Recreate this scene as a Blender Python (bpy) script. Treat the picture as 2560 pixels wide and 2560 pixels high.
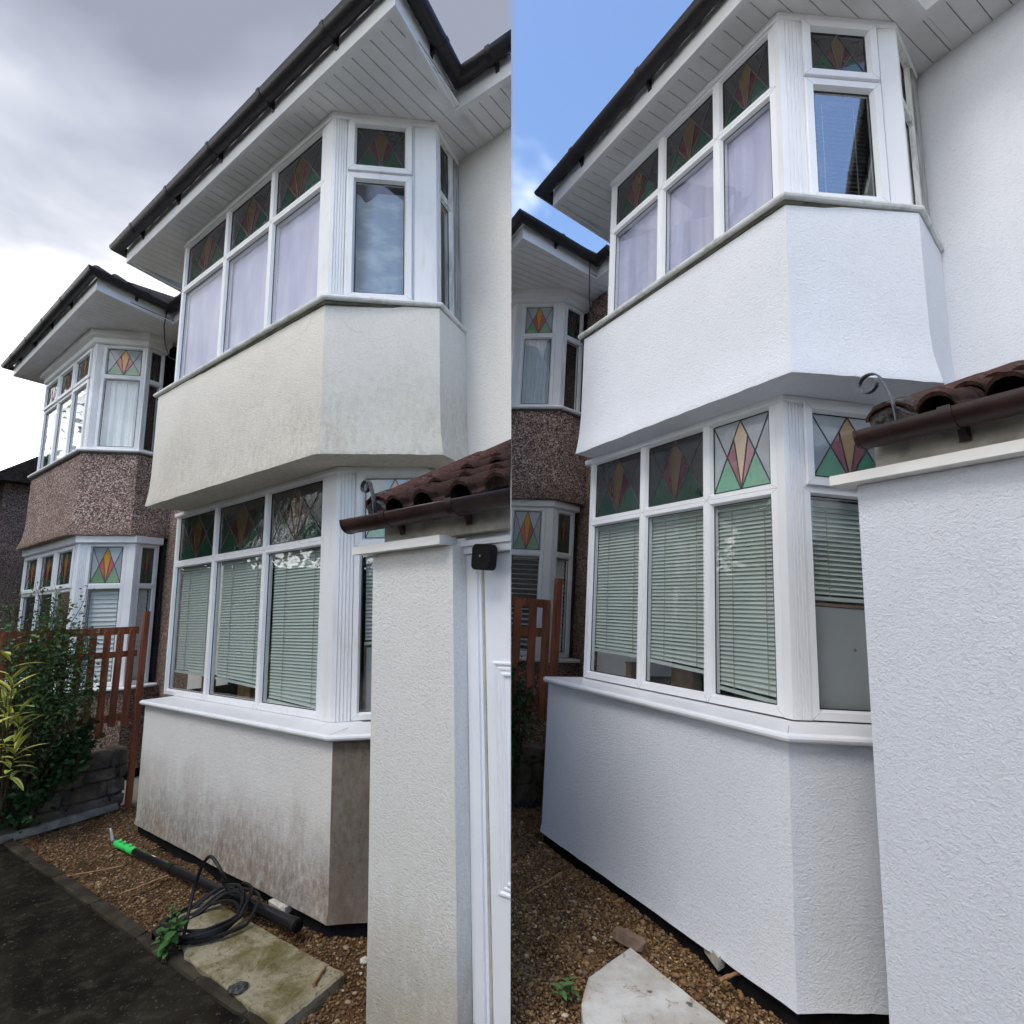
import bpy, bmesh, math, random
import numpy as np
from mathutils import Matrix, Vector
from mathutils import noise as mnoise

for o in list(bpy.data.objects): bpy.data.objects.remove(o)
scene = bpy.context.scene
COL = scene.collection
random.seed(7); rng = np.random.default_rng(7)
rad = math.radians

# ------------------------------------------------------------------ camera
CAMZ = 1.55
cam_d = bpy.data.cameras.new('camera'); cam = bpy.data.objects.new('camera', cam_d); COL.objects.link(cam)
cam_d.sensor_width = 36.0; cam_d.lens = 18.98; cam_d.clip_start = 0.05; cam_d.clip_end = 500
cam.location = (0, 0, CAMZ); cam.rotation_euler = (rad(90 + 10.62), 0, 0)
scene.camera = cam

# ------------------------------------------------------------------ sky, sun, exposure
SUN_EL, SUN_AZ = rad(56), rad(214)        # azimuth clockwise from +Y
world = bpy.data.worlds.new('World'); scene.world = world; world.use_nodes = True
def build_world():
    nt = world.node_tree; N = nt.nodes; Lk = nt.links
    for n in list(N): N.remove(n)
    out = N.new('ShaderNodeOutputWorld'); bg = N.new('ShaderNodeBackground'); bg.inputs['Strength'].default_value = 0.15
    Lk.new(bg.outputs[0], out.inputs[0])
    sky = N.new('ShaderNodeTexSky'); sky.sky_type = 'NISHITA'; sky.sun_disc = False
    sky.sun_elevation = SUN_EL; sky.sun_rotation = SUN_AZ; sky.air_density = 1.0; sky.dust_density = 1.2; sky.ozone_density = 4.0
    tc = N.new('ShaderNodeTexCoord'); sep = N.new('ShaderNodeSeparateXYZ'); Lk.new(tc.outputs['Generated'], sep.inputs[0])
    def math_(op, a, b=None, clamp=False):
        m = N.new('ShaderNodeMath'); m.operation = op; m.use_clamp = clamp
        for i, v in enumerate((a, b)):
            if v is None: continue
            if isinstance(v, (int, float)): m.inputs[i].default_value = v
            else: Lk.new(v, m.inputs[i])
        return m.outputs[0]
    def ramp(v, a, b):
        mr = N.new('ShaderNodeMapRange'); mr.interpolation_type = 'SMOOTHSTEP'
        Lk.new(v, mr.inputs[0]); mr.inputs[1].default_value = a; mr.inputs[2].default_value = b
        return mr.outputs[0]
    # flat cloud deck: direction projected on a plane overhead
    zz = math_('ADD', math_('MAXIMUM', sep.outputs[2], 0.0), 0.32)
    cv = N.new('ShaderNodeCombineXYZ')
    Lk.new(math_('DIVIDE', sep.outputs[0], zz), cv.inputs[0]); Lk.new(math_('DIVIDE', sep.outputs[1], zz), cv.inputs[1])
    def noise(scale, detail, rough, dist=0.0, off=(0, 0, 0)):
        mp = N.new('ShaderNodeMapping'); mp.inputs['Location'].default_value = off
        Lk.new(cv.outputs[0], mp.inputs[0])
        n = N.new('ShaderNodeTexNoise'); n.inputs['Scale'].default_value = scale; n.inputs['Detail'].default_value = detail
        n.inputs['Roughness'].default_value = rough; n.inputs['Distortion'].default_value = dist
        Lk.new(mp.outputs[0], n.inputs[0]); return n.outputs[0]
    # one field of cloud for the whole sky: a closed bank to the left, broken and thin to the right
    n1 = noise(1.5, 3, 0.58, 0.25, (3.1, 0.4, 0)); n3 = noise(3.0, 4, 0.62, 0.5, (0.3, 7.7, 0))
    low = math_('SUBTRACT', 1.0, math_('MULTIPLY', sep.outputs[2], 1.35))
    dens = math_('ADD', math_('ADD', math_('MULTIPLY', n1, 0.80), math_('MULTIPLY', n3, 0.42)), math_('MULTIPLY', low, 0.74))
    cr = N.new('ShaderNodeValToRGB'); Lk.new(math_('MULTIPLY', dens, 0.72), cr.inputs[0])
    e = cr.color_ramp.elements
    e[0].position = 0.40; e[0].color = (1.05, 1.14, 1.42, 1); e[1].position = 0.92; e[1].color = (10.8, 10.7, 10.7, 1)
    for p_, c_ in ((0.52, (1.62, 1.74, 2.08, 1)), (0.62, (2.4, 2.48, 2.75, 1)), (0.72, (4.0, 4.07, 4.3, 1)), (0.81, (6.7, 6.75, 6.9, 1))): k = e.new(p_); k.color = c_
    wisps = math_('MULTIPLY', ramp(math_('ADD', math_('MULTIPLY', n3, 0.8), math_('MULTIPLY', n1, 0.42)), 0.625, 0.95), 0.8)
    skyc = N.new('ShaderNodeMixRGB'); Lk.new(wisps, skyc.inputs[0])
    Lk.new(sky.outputs[0], skyc.inputs[1]); skyc.inputs[2].default_value = (7.0, 7.2, 7.7, 1)
    edge = math_('ADD', sep.outputs[0], math_('MULTIPLY', math_('SUBTRACT', n3, 0.5), 0.008))
    mask = math_('SUBTRACT', 1.0, ramp(edge, -0.011, 0.011))
    mx = N.new('ShaderNodeMixRGB'); Lk.new(mask, mx.inputs[0]); Lk.new(skyc.outputs[0], mx.inputs[1]); Lk.new(cr.outputs[0], mx.inputs[2])
    Lk.new(mx.outputs[0], bg.inputs[0])
build_world()

sun_d = bpy.data.lights.new('sun', 'SUN'); sun = bpy.data.objects.new('sun', sun_d); COL.objects.link(sun)
sun_d.energy = 0.9; sun_d.angle = rad(24); sun_d.color = (1.0, 0.975, 0.945)
sd = Vector((math.sin(SUN_AZ) * math.cos(SUN_EL), math.cos(SUN_AZ) * math.cos(SUN_EL), math.sin(SUN_EL)))
sun.rotation_euler = sd.to_track_quat('Z', 'Y').to_euler()
sun.location = (6, -8, 14)
vs = scene.view_settings; vs.view_transform = 'Standard'; vs.look = 'None'; vs.gamma = 1; vs.exposure = 1.2
vs.use_curve_mapping = False
cy = scene.cycles
cy.max_bounces = 5; cy.diffuse_bounces = 3; cy.glossy_bounces = 3; cy.transmission_bounces = 3; cy.transparent_max_bounces = 6
cy.caustics_reflective = False; cy.caustics_refractive = False
cy.use_adaptive_sampling = True; cy.adaptive_threshold = 0.04; cy.adaptive_min_samples = 16

# ------------------------------------------------------------------ the two plots (each slopes a little to its own side)
def plot_matrix(rows, eye):
    m = Matrix(rows).to_4x4()
    return Matrix.Translation((0, 0, CAMZ)) @ m @ Matrix.Translation((0, 0, -eye))
PLOT_L = plot_matrix(((0.99954, 0.00515, -0.02980), (-0.00550, 0.99992, -0.01035), (0.02975, 0.01051, 0.99950)), 1.845)
PLOT_R = plot_matrix(((0.99786, -0.01255, 0.06415), (0.01195, 0.99988, 0.00869), (-0.06425, -0.00791, 0.99790)), 1.55)
def ortho(M):
    r = M.to_3x3(); z = r.col[2].normalized(); x = (r.col[0] - z * r.col[0].dot(z)).normalized(); y = z.cross(x)
    q = Matrix((x, y, z)).transposed().to_4x4(); q.translation = M.translation; return q
PLOT_L, PLOT_R = ortho(PLOT_L), ortho(PLOT_R)
CUR = {'M': PLOT_L, 'side': 'L'}
LEFT_THINGS = []

# ------------------------------------------------------------------ materials
MATS = {}
class NT:
    def __init__(s, name):
        s.m = bpy.data.materials.new(name); s.m.use_nodes = True; s.nt = s.m.node_tree; s.N = s.nt.nodes; s.L = s.nt.links
        s.b = s.N['Principled BSDF']; s.out = s.N['Material Output']; MATS[name] = s.m
        s.tc = s.N.new('ShaderNodeTexCoord').outputs['Object']
    def sin(s, n, k, v):
        if isinstance(v, (int, float)): n.inputs[k].default_value = v
        elif isinstance(v, (tuple, list)): n.inputs[k].default_value = (*v, 1) if len(v) == 3 and n.inputs[k].type == 'RGBA' else v
        else: s.L.new(v, n.inputs[k])
    def map(s, scale=(1, 1, 1), loc=(0, 0, 0), rot=(0, 0, 0), src=None):
        n = s.N.new('ShaderNodeMapping'); n.inputs['Scale'].default_value = scale; n.inputs['Location'].default_value = loc
        n.inputs['Rotation'].default_value = rot; s.L.new(src or s.tc, n.inputs[0]); return n.outputs[0]
    def noise(s, scale, detail=4, rough=0.55, vec=None, dist=0, color=False):
        n = s.N.new('ShaderNodeTexNoise'); n.inputs['Scale'].default_value = scale; n.inputs['Detail'].default_value = detail
        n.inputs['Roughness'].default_value = rough; n.inputs['Distortion'].default_value = dist
        s.L.new(vec or s.tc, n.inputs[0]); return n.outputs[1 if color else 0]
    def vor(s, scale, feature='F1', vec=None, out='Distance', rnd=1.0):
        n = s.N.new('ShaderNodeTexVoronoi'); n.feature = feature; n.inputs['Scale'].default_value = scale
        n.inputs['Randomness'].default_value = rnd
        s.L.new(vec or s.tc, n.inputs[0]); return n.outputs[out]
    def math(s, op, a, b=None, c=None, clamp=False):
        n = s.N.new('ShaderNodeMath'); n.operation = op; n.use_clamp = clamp
        for i, v in enumerate((a, b, c)):
            if v is not None: s.sin(n, i, v)
        return n.outputs[0]
    def ramp(s, v, a, b, lo=0.0, hi=1.0, smooth=True):
        n = s.N.new('ShaderNodeMapRange'); n.interpolation_type = 'SMOOTHSTEP' if smooth else 'LINEAR'; n.clamp = True
        s.L.new(v, n.inputs[0])
        for i, q in enumerate((a, b, lo, hi)): n.inputs[i + 1].default_value = q
        return n.outputs[0]
    def mix(s, f, a, b, mode='MIX'):
        n = s.N.new('ShaderNodeMixRGB'); n.blend_type = mode; s.sin(n, 0, f); s.sin(n, 1, a); s.sin(n, 2, b); return n.outputs[0]
    def cramp(s, v, stops):
        n = s.N.new('ShaderNodeValToRGB'); s.L.new(v, n.inputs[0]); e = n.color_ramp.elements
        e[0].position, e[0].color = stops[0][0], (*stops[0][1], 1); e[1].position, e[1].color = stops[-1][0], (*stops[-1][1], 1)
        for p, c in stops[1:-1]: k = e.new(p); k.color = (*c, 1)
        return n.outputs[0]
    def sep(s, v=None):
        n = s.N.new('ShaderNodeSeparateXYZ'); s.L.new(v or s.tc, n.inputs[0]); return n.outputs
    def bump(s, h, strength=0.3, dist=0.01, prev=None):
        n = s.N.new('ShaderNodeBump'); n.inputs['Strength'].default_value = strength; n.inputs['Distance'].default_value = dist
        s.L.new(h, n.inputs['Height'])
        if prev is not None: s.L.new(prev, n.inputs['Normal'])
        return n.outputs[0]
    def fin(s, color=None, rough=0.6, normal=None, spec=0.5, metal=0.0, **kw):
        if color is not None: s.sin(s.b, 'Base Color', color)
        s.sin(s.b, 'Roughness', rough); s.b.inputs['Specular IOR Level'].default_value = spec; s.b.inputs['Metallic'].default_value = metal
        if normal is not None: s.L.new(normal, s.b.inputs['Normal'])
        for k, v in kw.items(): s.sin(s.b, k.replace('_', ' '), v)
        return s.m

def plain(name, col, rough=0.5, spec=0.5, var=0.12, scale=6.0, bump=0.0, bscale=60, metal=0.0, **kw):
    t = NT(name); n = t.noise(scale, 5, 0.6)
    d = tuple(c * (1 - var) for c in col); l = tuple(min(1, c * (1 + var)) for c in col)
    c = t.mix(t.ramp(n, .3, .7), d, l); nm = t.bump(t.noise(bscale, 3), bump, 0.004) if bump else None
    return t.fin(c, rough, nm, spec, metal, **kw)

def render_mat(name, base=(0.76, 0.76, 0.765), dirt=(0.20, 0.155, 0.12), zlo=0.0, zhi=0.8, amount=0.0, moss=0.0,
               mossc=(0.42, 0.40, 0.30), mlo=2.8, mhi=3.6, grain=0.5, coarse=70.0, specks=0.0, all_over=0.0, wob=0.55, crack=0.0):
    """painted cement render: a troweled grain, faint patches, and grime that creeps up from the ground or down in streaks"""
    t = NT(name); x, y, z = t.sep()
    gvec = t.map((1, 1, 1.25))
    g1 = t.noise(coarse, 4, 0.62, gvec, 0.8); g2 = t.noise(coarse * 3.1, 2, 0.6); g3 = t.noise(9, 3, 0.5)
    c = t.mix(t.ramp(t.noise(1.7, 4, 0.6), 0.3, 0.72), tuple(v * 0.95 for v in base), base)
    c = t.mix(t.math('MULTIPLY', t.ramp(t.noise(0.9, 3), 0.45, 0.75), 0.35), c, (base[0] * 1.0, base[1] * 0.975, base[2] * 0.93))
    # low points of the grain get a darker tint
    c = t.mix(t.math('MULTIPLY', t.ramp(g1, 0.50, 0.34), 0.18 + 0.14 * specks), c, (0.50, 0.48, 0.43))
    st = t.math('ADD', t.math('MULTIPLY', t.noise(1.0, 5, 0.66, t.map((5.5, 5.5, 1.3))), 0.40), t.math('MULTIPLY', t.noise(2.1, 5, 0.62), 0.60))   # runs and blotches
    fine = t.noise(24.0, 6, 0.72, t.map((1.2, 1.2, 0.62)))
    if amount > 0 or all_over > 0:
        hz = t.math('ADD', z, t.math('MULTIPLY', t.math('SUBTRACT', st, 0.5), -wob))
        hz = t.math('ADD', hz, t.math('MULTIPLY', t.math('SUBTRACT', fine, 0.5), -0.16))
        m = t.math('MULTIPLY', t.ramp(hz, zhi, zlo), amount)
        m = t.math('MULTIPLY', m, t.ramp(fine, 0.22, 0.62, 0.50, 1.0))
        if all_over > 0:
            a = t.math('MULTIPLY', t.ramp(t.math('ADD', t.math('MULTIPLY', st, 0.75), t.math('MULTIPLY', fine, 0.35)), 0.30, 0.72, 0.55, 1.0), all_over)
            m = t.math('MAXIMUM', m, a)
        dc = t.mix(t.ramp(t.noise(2.3, 4), 0.35, 0.68), dirt, (dirt[0] * 1.45, dirt[1] * 1.30, dirt[2] * 1.2))
        dc = t.mix(t.math('MULTIPLY', t.ramp(fine, 0.55, 0.75), 0.5), dc, tuple(v * 0.6 for v in dirt))
        c = t.mix(m, c, dc)
    if moss > 0:
        hz = t.math('ADD', z, t.math('MULTIPLY', t.math('SUBTRACT', t.noise(1.3, 4, 0.6), 0.5), -1.3))
        m = t.math('MULTIPLY', t.math('MULTIPLY', t.ramp(hz, mhi, mlo), t.ramp(fine, 0.35, 0.75, 0.35, 1.0)), moss)
        c = t.mix(m, c, mossc)
        sp = t.math('MULTIPLY', t.math('MULTIPLY', t.ramp(t.noise(30, 6, 0.75, t.map((1.6, 1.6, 0.35))), 0.62, 0.72), t.ramp(hz, mhi + 0.5, mlo)), 0.45 * moss)
        c = t.mix(sp, c, (0.20, 0.19, 0.13))
    if specks > 0:
        sp = t.math('MULTIPLY', t.ramp(t.noise(55, 4, 0.7, t.map((1, 1, 0.6))), 0.66, 0.73), t.ramp(t.noise(3, 3), 0.42, 0.6))
        c = t.mix(t.math('MULTIPLY', sp, 0.6 * specks), c, (0.24, 0.22, 0.15))
    if crack > 0:     # hairline cracks with dust in them
        cv = t.vor(1.9, 'DISTANCE_TO_EDGE', t.map((1, 1, 0.8), src=t.mix(0.10, t.tc, t.noise(6, 4, 0.6, color=True))))
        ck = t.math('MULTIPLY', t.ramp(cv, 0.006, 0.001), t.ramp(t.noise(1.4, 3), 0.52, 0.62)); c = t.mix(t.math('MULTIPLY', ck, 0.5 * crack), c, (0.22, 0.20, 0.17))
    nm = t.bump(g1, grain, 0.006); nm = t.bump(g2, grain * 0.5, 0.0022, nm); nm = t.bump(g3, 0.18, 0.01, nm)
    return t.fin(c, 0.88, nm, 0.25)

def make_materials():
    render_mat('render_clean', (0.765, 0.785, 0.825), grain=0.95, coarse=64)
    render_mat('render_clean_porch', (0.715, 0.74, 0.795), grain=1.0, coarse=66, specks=0.35)
    render_mat('render_plot_low', (0.735, 0.715, 0.68), zlo=0.05, zhi=0.80, amount=0.92, dirt=(0.150, 0.120, 0.090), grain=0.6, coarse=62, specks=0.9, wob=0.95, crack=0.4)
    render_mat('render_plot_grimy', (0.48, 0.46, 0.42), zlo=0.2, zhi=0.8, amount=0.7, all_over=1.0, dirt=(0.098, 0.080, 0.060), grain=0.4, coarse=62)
    render_mat('render_plot_up', (0.73, 0.70, 0.64), moss=0.88, mlo=2.78, mhi=3.95, grain=0.9, coarse=60, specks=0.9, mossc=(0.41, 0.375, 0.285), crack=0.4)
    render_mat('render_plot_main', (0.75, 0.73, 0.69), grain=0.8, coarse=55, specks=0.35)
    render_mat('render_porch_old', (0.745, 0.73, 0.695), zlo=0.05, zhi=0.78, amount=0.88, dirt=(0.26, 0.225, 0.17), grain=0.8, coarse=64, specks=1.0, moss=0.5, mossc=(0.55, 0.53, 0.42), mlo=0.0, mhi=2.2)
    plain('upvc', (0.80, 0.805, 0.82), 0.34, 0.4, 0.02, 1.3)
    t = NT('upvc_old'); st = t.noise(1, 5, 0.65, t.map((18, 18, 2.5)))
    t.fin(t.mix(t.ramp(st, 0.42, 0.68), (0.74, 0.74, 0.73), (0.42, 0.41, 0.38)), 0.45, None, 0.4)
    t = NT('upvc_grey'); st = t.noise(1, 5, 0.7, t.map((40, 40, 3)))
    t.fin(t.mix(t.ramp(st, 0.4, 0.62), (0.40, 0.41, 0.40), (0.22, 0.22, 0.21)), 0.6, None, 0.3)
    t = NT('upvc_used'); n = t.noise(3.5, 5, 0.65); st = t.noise(1, 5, 0.65, t.map((16, 16, 2.0)))
    c = t.mix(t.math('MULTIPLY', t.ramp(st, 0.50, 0.75), 0.45), (0.755, 0.76, 0.77), (0.55, 0.535, 0.47)); c = t.mix(t.math('MULTIPLY', t.ramp(n, 0.55, 0.75), 0.30), c, (0.60, 0.58, 0.52))
    t.fin(c, 0.40, None, 0.4)
    plain('joint_grey', (0.38, 0.37, 0.35), 0.8, 0.2)
    plain('upvc_neighbour', (0.76, 0.77, 0.78), 0.35, 0.4, 0.06, 3.0)
    t = NT('soffit_board'); st = t.noise(3.0, 5, 0.6)
    t.fin(t.mix(t.ramp(st, 0.35, 0.7), (0.74, 0.73, 0.71), (0.82, 0.815, 0.80)), 0.42, None, 0.4)
    plain('soffit_gap', (0.10, 0.095, 0.09), 0.8, 0.1)
    plain('fascia', (0.80, 0.80, 0.80), 0.35, 0.45, 0.05, 2.5)
    t = NT('sill_old'); n = t.noise(9, 5, 0.65); n2 = t.noise(1, 4, 0.6, t.map((4, 4, 14)))
    t.fin(t.mix(t.ramp(n, 0.45, 0.7), (0.66, 0.67, 0.65), (0.44, 0.46, 0.41)), 0.5, None, 0.4)
    plain('sill_under', (0.09, 0.085, 0.065), 0.8, 0.2, 0.35, 18)
    plain('gutter_black', (0.016, 0.013, 0.014), 0.42, 0.35, 0.2, 5)
    t = NT('gutter_brown'); n = t.noise(7, 5, 0.65)
    t.fin(t.mix(t.ramp(n, 0.4, 0.75), (0.022, 0.008, 0.007), (0.050, 0.020, 0.015)), 0.40, None, 0.5)
    plain('metal_dark', (0.10, 0.105, 0.12), 0.38, 0.6, 0.25, 30, metal=0.75)
    # roof tiles
    for nm, a, b, li in (('clay_tile', (0.020, 0.012, 0.010), (0.062, 0.029, 0.020), (0.105, 0.098, 0.060)),
                         ('hip_tile', (0.056, 0.027, 0.022), (0.092, 0.044, 0.035), (0.17, 0.14, 0.11)),
                         ('dark_tile', (0.030, 0.024, 0.022), (0.055, 0.042, 0.036), (0.07, 0.065, 0.05))):
        t = NT(nm); n = t.noise(11, 6, 0.7); m = t.noise(26, 5, 0.7)
        c = t.mix(t.ramp(n, 0.32, 0.68), a, b); c = t.mix(t.math('MULTIPLY', t.ramp(m, 0.56, 0.68), 0.65), c, li)
        c = t.mix(t.math('MULTIPLY', t.ramp(t.noise(14, 6, 0.72), 0.50, 0.64), 0.85), c, tuple(v * 0.25 for v in a))
        c = t.mix(t.math('MULTIPLY', t.ramp(t.noise(7, 5, 0.7), 0.60, 0.70), 0.7), c, (0.045, 0.050, 0.016))
        t.fin(c, 0.92, t.bump(t.math('ADD', m, t.noise(60, 4, 0.7)), 0.8, 0.006), 0.15)
    t = NT('mortar'); n = t.noise(30, 6, 0.7)
    t.fin(t.mix(t.ramp(n, 0.35, 0.7), (0.022, 0.021, 0.020), (0.13, 0.125, 0.115)), 0.95, t.bump(n, 0.9, 0.015), 0.2)
    plain('timber_pale', (0.42, 0.39, 0.34), 0.75, 0.2, 0.25, 9)
    plain('coping_white', (0.78, 0.765, 0.72), 0.5, 0.35, 0.05, 3)
    # pebbledash of the neighbour
    for nm, dk in (('pebbledash', 1.32), ('pebbledash_far', 0.9)):
        t = NT(nm); v = t.vor(72, out='Color'); d = t.vor(72); n = t.noise(3, 4)
        s = t.sep(v)[0]
        c = t.cramp(s, [(0.0, (0.065 * dk, 0.040 * dk, 0.038 * dk)), (0.28, (0.20 * dk, 0.120 * dk, 0.105 * dk)), (0.55, (0.32 * dk, 0.215 * dk, 0.185 * dk)), (0.8, (0.40 * dk, 0.31 * dk, 0.26 * dk)), (1.0, (0.60 * dk, 0.53 * dk, 0.47 * dk))])
        c = t.mix(t.math('MULTIPLY', t.ramp(d, 0.50, 0.72), 0.75), c, (0.055, 0.042, 0.036))
        c = t.mix(t.math('MULTIPLY', t.ramp(n, 0.40, 0.75), 0.35), c, (0.13, 0.095, 0.075))
        x, y, z = t.sep()
        low = t.math('MULTIPLY', t.ramp(t.math('ADD', z, t.math('MULTIPLY', n, 0.3)), 3.28, 3.05), 0.45)
        c = t.mix(low, c, (0.10, 0.07, 0.045))
        t.fin(c, 0.9, t.bump(d, 0.9, -0.012), 0.25)
    # glass
    t = NT('glass')
    gl = t.N.new('ShaderNodeBsdfGlossy'); gl.inputs['Roughness'].default_value = 0.015
    tr = t.N.new('ShaderNodeBsdfTransparent'); tr.inputs[0].default_value = (0.93, 0.95, 0.94, 1)
    lw = t.N.new('ShaderNodeLayerWeight'); lw.inputs[0].default_value = 0.5
    frs = t.math('ADD', t.math('MULTIPLY', t.math('POWER', lw.outputs['Facing'], 4.5), 0.80), 0.13)   # double glazing
    wv = t.bump(t.noise(2.2, 2), 0.05, 0.03); t.L.new(wv, gl.inputs['Normal'])
    mx = t.N.new('ShaderNodeMixShader'); t.L.new(frs, mx.inputs[0]); t.L.new(tr.outputs[0], mx.inputs[1]); t.L.new(gl.outputs[0], mx.inputs[2])
    t.L.new(mx.outputs[0], t.out.inputs[0])
    t.m.name = 'glass'
    t = NT('glass_mirrorish')
    gl = t.N.new('ShaderNodeBsdfGlossy'); gl.inputs['Roughness'].default_value = 0.012; gl.inputs[0].default_value = (0.92, 0.96, 1.0, 1)
    tr = t.N.new('ShaderNodeBsdfTransparent'); tr.inputs[0].default_value = (0.8, 0.84, 0.86, 1)
    lw = t.N.new('ShaderNodeLayerWeight'); lw.inputs[0].default_value = 0.5
    frs = t.math('ADD', t.math('MULTIPLY', t.math('POWER', lw.outputs['Facing'], 4.0), 0.60), 0.34)
    mx = t.N.new('ShaderNodeMixShader'); t.L.new(frs, mx.inputs[0]); t.L.new(tr.outputs[0], mx.inputs[1]); t.L.new(gl.outputs[0], mx.inputs[2]); t.L.new(mx.outputs[0], t.out.inputs[0])
    plain('blind_dark', (0.10, 0.105, 0.11), 0.6, 0.3, 0.1, 4)
    plain('gasket', (0.035, 0.035, 0.036), 0.7, 0.2)
    def sg(nm, col, rough=0.06, ior=1.75):
        t = NT(nm); n = t.noise(14, 4, 0.6)
        oi = t.N.new('ShaderNodeObjectInfo').outputs['Random']
        c = t.mix(n, tuple(v * 0.8 for v in col), tuple(min(1, v * 1.2) for v in col)); c = t.mix(oi, t.mix(0.30, c, (0, 0, 0)), t.mix(0.12, c, (0.8, 0.8, 0.8)) if col[1] > .2 else t.mix(0.03, c, (0.6, 0.6, 0.6)))
        t.fin(c, rough, t.bump(t.noise(9, 3), 0.16, 0.02), 0.5, 0, IOR=ior)
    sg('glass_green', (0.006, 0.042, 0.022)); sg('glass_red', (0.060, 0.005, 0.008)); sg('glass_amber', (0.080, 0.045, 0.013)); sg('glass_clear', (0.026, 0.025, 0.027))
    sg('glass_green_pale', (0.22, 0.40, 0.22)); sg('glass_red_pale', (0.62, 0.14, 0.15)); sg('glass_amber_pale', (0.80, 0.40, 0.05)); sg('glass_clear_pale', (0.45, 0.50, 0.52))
    sg('glass_green_reflect', (0.10, 0.33, 0.20)); sg('glass_red_reflect', (0.36, 0.15, 0.18)); sg('glass_amber_reflect', (0.58, 0.40, 0.22)); sg('glass_clear_reflect', (0.42, 0.47, 0.50))  # paler set: reflected cloud and sky put into the glass colour
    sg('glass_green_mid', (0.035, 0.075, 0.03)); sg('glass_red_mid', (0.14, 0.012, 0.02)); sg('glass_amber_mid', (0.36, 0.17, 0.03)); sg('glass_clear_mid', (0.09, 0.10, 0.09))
    plain('lead', (0.075, 0.075, 0.08), 0.5, 0.5, 0.2, 20, metal=0.4)
    # cloth and blinds
    t = NT('curtain_lilac'); n = t.noise(1, 4, 0.5, t.map((5, 5, 1.0)))
    t.fin(t.mix(t.ramp(n, 0.35, 0.7), (0.48, 0.475, 0.66), (0.63, 0.61, 0.78)), 0.85, t.bump(t.noise(120, 2), 0.15, 0.002), 0.15)
    t = NT('curtain_white'); n = t.noise(1, 4, 0.5, t.map((9, 9, 0.8)))
    t.fin(t.mix(n, (0.62, 0.72, 0.78), (0.80, 0.86, 0.90)), 0.85, None, 0.15)
    t = NT('sheet_blue'); n = t.noise(1, 4, 0.6, t.map((3, 3, 7), rot=(0.0, 0.35, 0)))
    t.fin(t.mix(t.ramp(n, 0.42, 0.7), (0.21, 0.27, 0.33), (0.38, 0.45, 0.49)), 0.7, None, 0.2)
    plain('blind_grey', (0.50, 0.57, 0.53), 0.45, 0.4, 0.05, 3)
    plain('blind_white', (0.80, 0.82, 0.80), 0.45, 0.4, 0.04, 3)
    plain('blind_cord', (0.36, 0.38, 0.30), 0.8, 0.2)
    t = NT('board_grey'); n = t.noise(3, 4, 0.6)
    t.fin(t.mix(n, (0.30, 0.32, 0.33), (0.42, 0.44, 0.44)), 0.5, None, 0.3)
    plain('board_edge', (0.20, 0.13, 0.08), 0.7, 0.3, 0.3, 20)
    plain('wood_box', (0.35, 0.22, 0.12), 0.7, 0.3, 0.3, 9)
    plain('room_unlit', (0.035, 0.032, 0.033), 0.9, 0.1, 0.3, 1.5)  # near-black stands in for the shade inside the rooms
    plain('plinth_gap_shade', (0.010, 0.009, 0.010), 0.9, 0.1, 0.3, 8)  # near-black stands in for the shaded gap under the bay wall
    plain('door_white', (0.80, 0.81, 0.83), 0.32, 0.45, 0.03, 2)
    plain('door_seal', (0.48, 0.42, 0.34), 0.7, 0.2, 0.15, 12)
    plain('plastic_black', (0.0035, 0.0035, 0.004), 0.55, 0.18, 0.2, 8)
    plain('rubber_black', (0.006, 0.006, 0.007), 0.5, 0.35, 0.25, 14)
    plain('pole_black', (0.007, 0.007, 0.009), 0.3, 0.4, 0.2, 10)
    plain('plastic_green', (0.05, 0.62, 0.13), 0.35, 0.5, 0.12, 25)
    plain('label_white', (0.75, 0.75, 0.78), 0.5, 0.4, 0.05)
    plain('chrome', (0.65, 0.65, 0.68), 0.2, 0.6, 0.1, 10, metal=0.9)
    plain('cable_black', (0.02, 0.02, 0.02), 0.5, 0.4)
    # fence
    t = NT('fence_wood'); n = t.noise(1, 6, 0.65, t.map((22, 22, 1.6))); m = t.noise(5, 4)
    c = t.mix(t.ramp(n, 0.3, 0.7), (0.15, 0.045, 0.022), (0.31, 0.105, 0.050)); c = t.mix(t.math('MULTIPLY', t.ramp(m, 0.52, 0.75), 0.4), c, (0.065, 0.045, 0.03))
    t.fin(c, 0.72, t.bump(n, 0.4, 0.004), 0.25)
    # ground things
    t = NT('soil'); n = t.noise(7, 6, 0.65); m = t.noise(60, 5, 0.7); v = t.vor(75, out='Color')
    c = t.mix(t.ramp(n, 0.35, 0.7), (0.055, 0.029, 0.013), (0.12, 0.066, 0.030)); c = t.mix(t.math('MULTIPLY', t.ramp(m, 0.5, 0.7), 0.5), c, (0.14, 0.085, 0.04))
    c = t.mix(t.math('MULTIPLY', t.ramp(t.noise(2.2, 4), 0.55, 0.72), 0.5), c, (0.035, 0.040, 0.014))
    t.fin(c, 0.95, t.bump(m, 0.9, 0.02), 0.2)
    t = NT('ground_earth'); n = t.noise(1.5, 6, 0.6); t.fin(t.mix(n, (0.17, 0.16, 0.14), (0.26, 0.25, 0.22)), 0.95, t.bump(t.noise(20, 5), 0.6, 0.03), 0.2)
    t = NT('gravel_stone'); at = t.N.new('ShaderNodeAttribute'); at.attribute_name = 'tint'
    n = t.noise(160, 3, 0.6); c = t.mix(t.math('MULTIPLY', n, 0.4), at.outputs[0], (0.07, 0.04, 0.02)); t.fin(c, 0.8, t.bump(n, 0.4, 0.003), 0.3)
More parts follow.
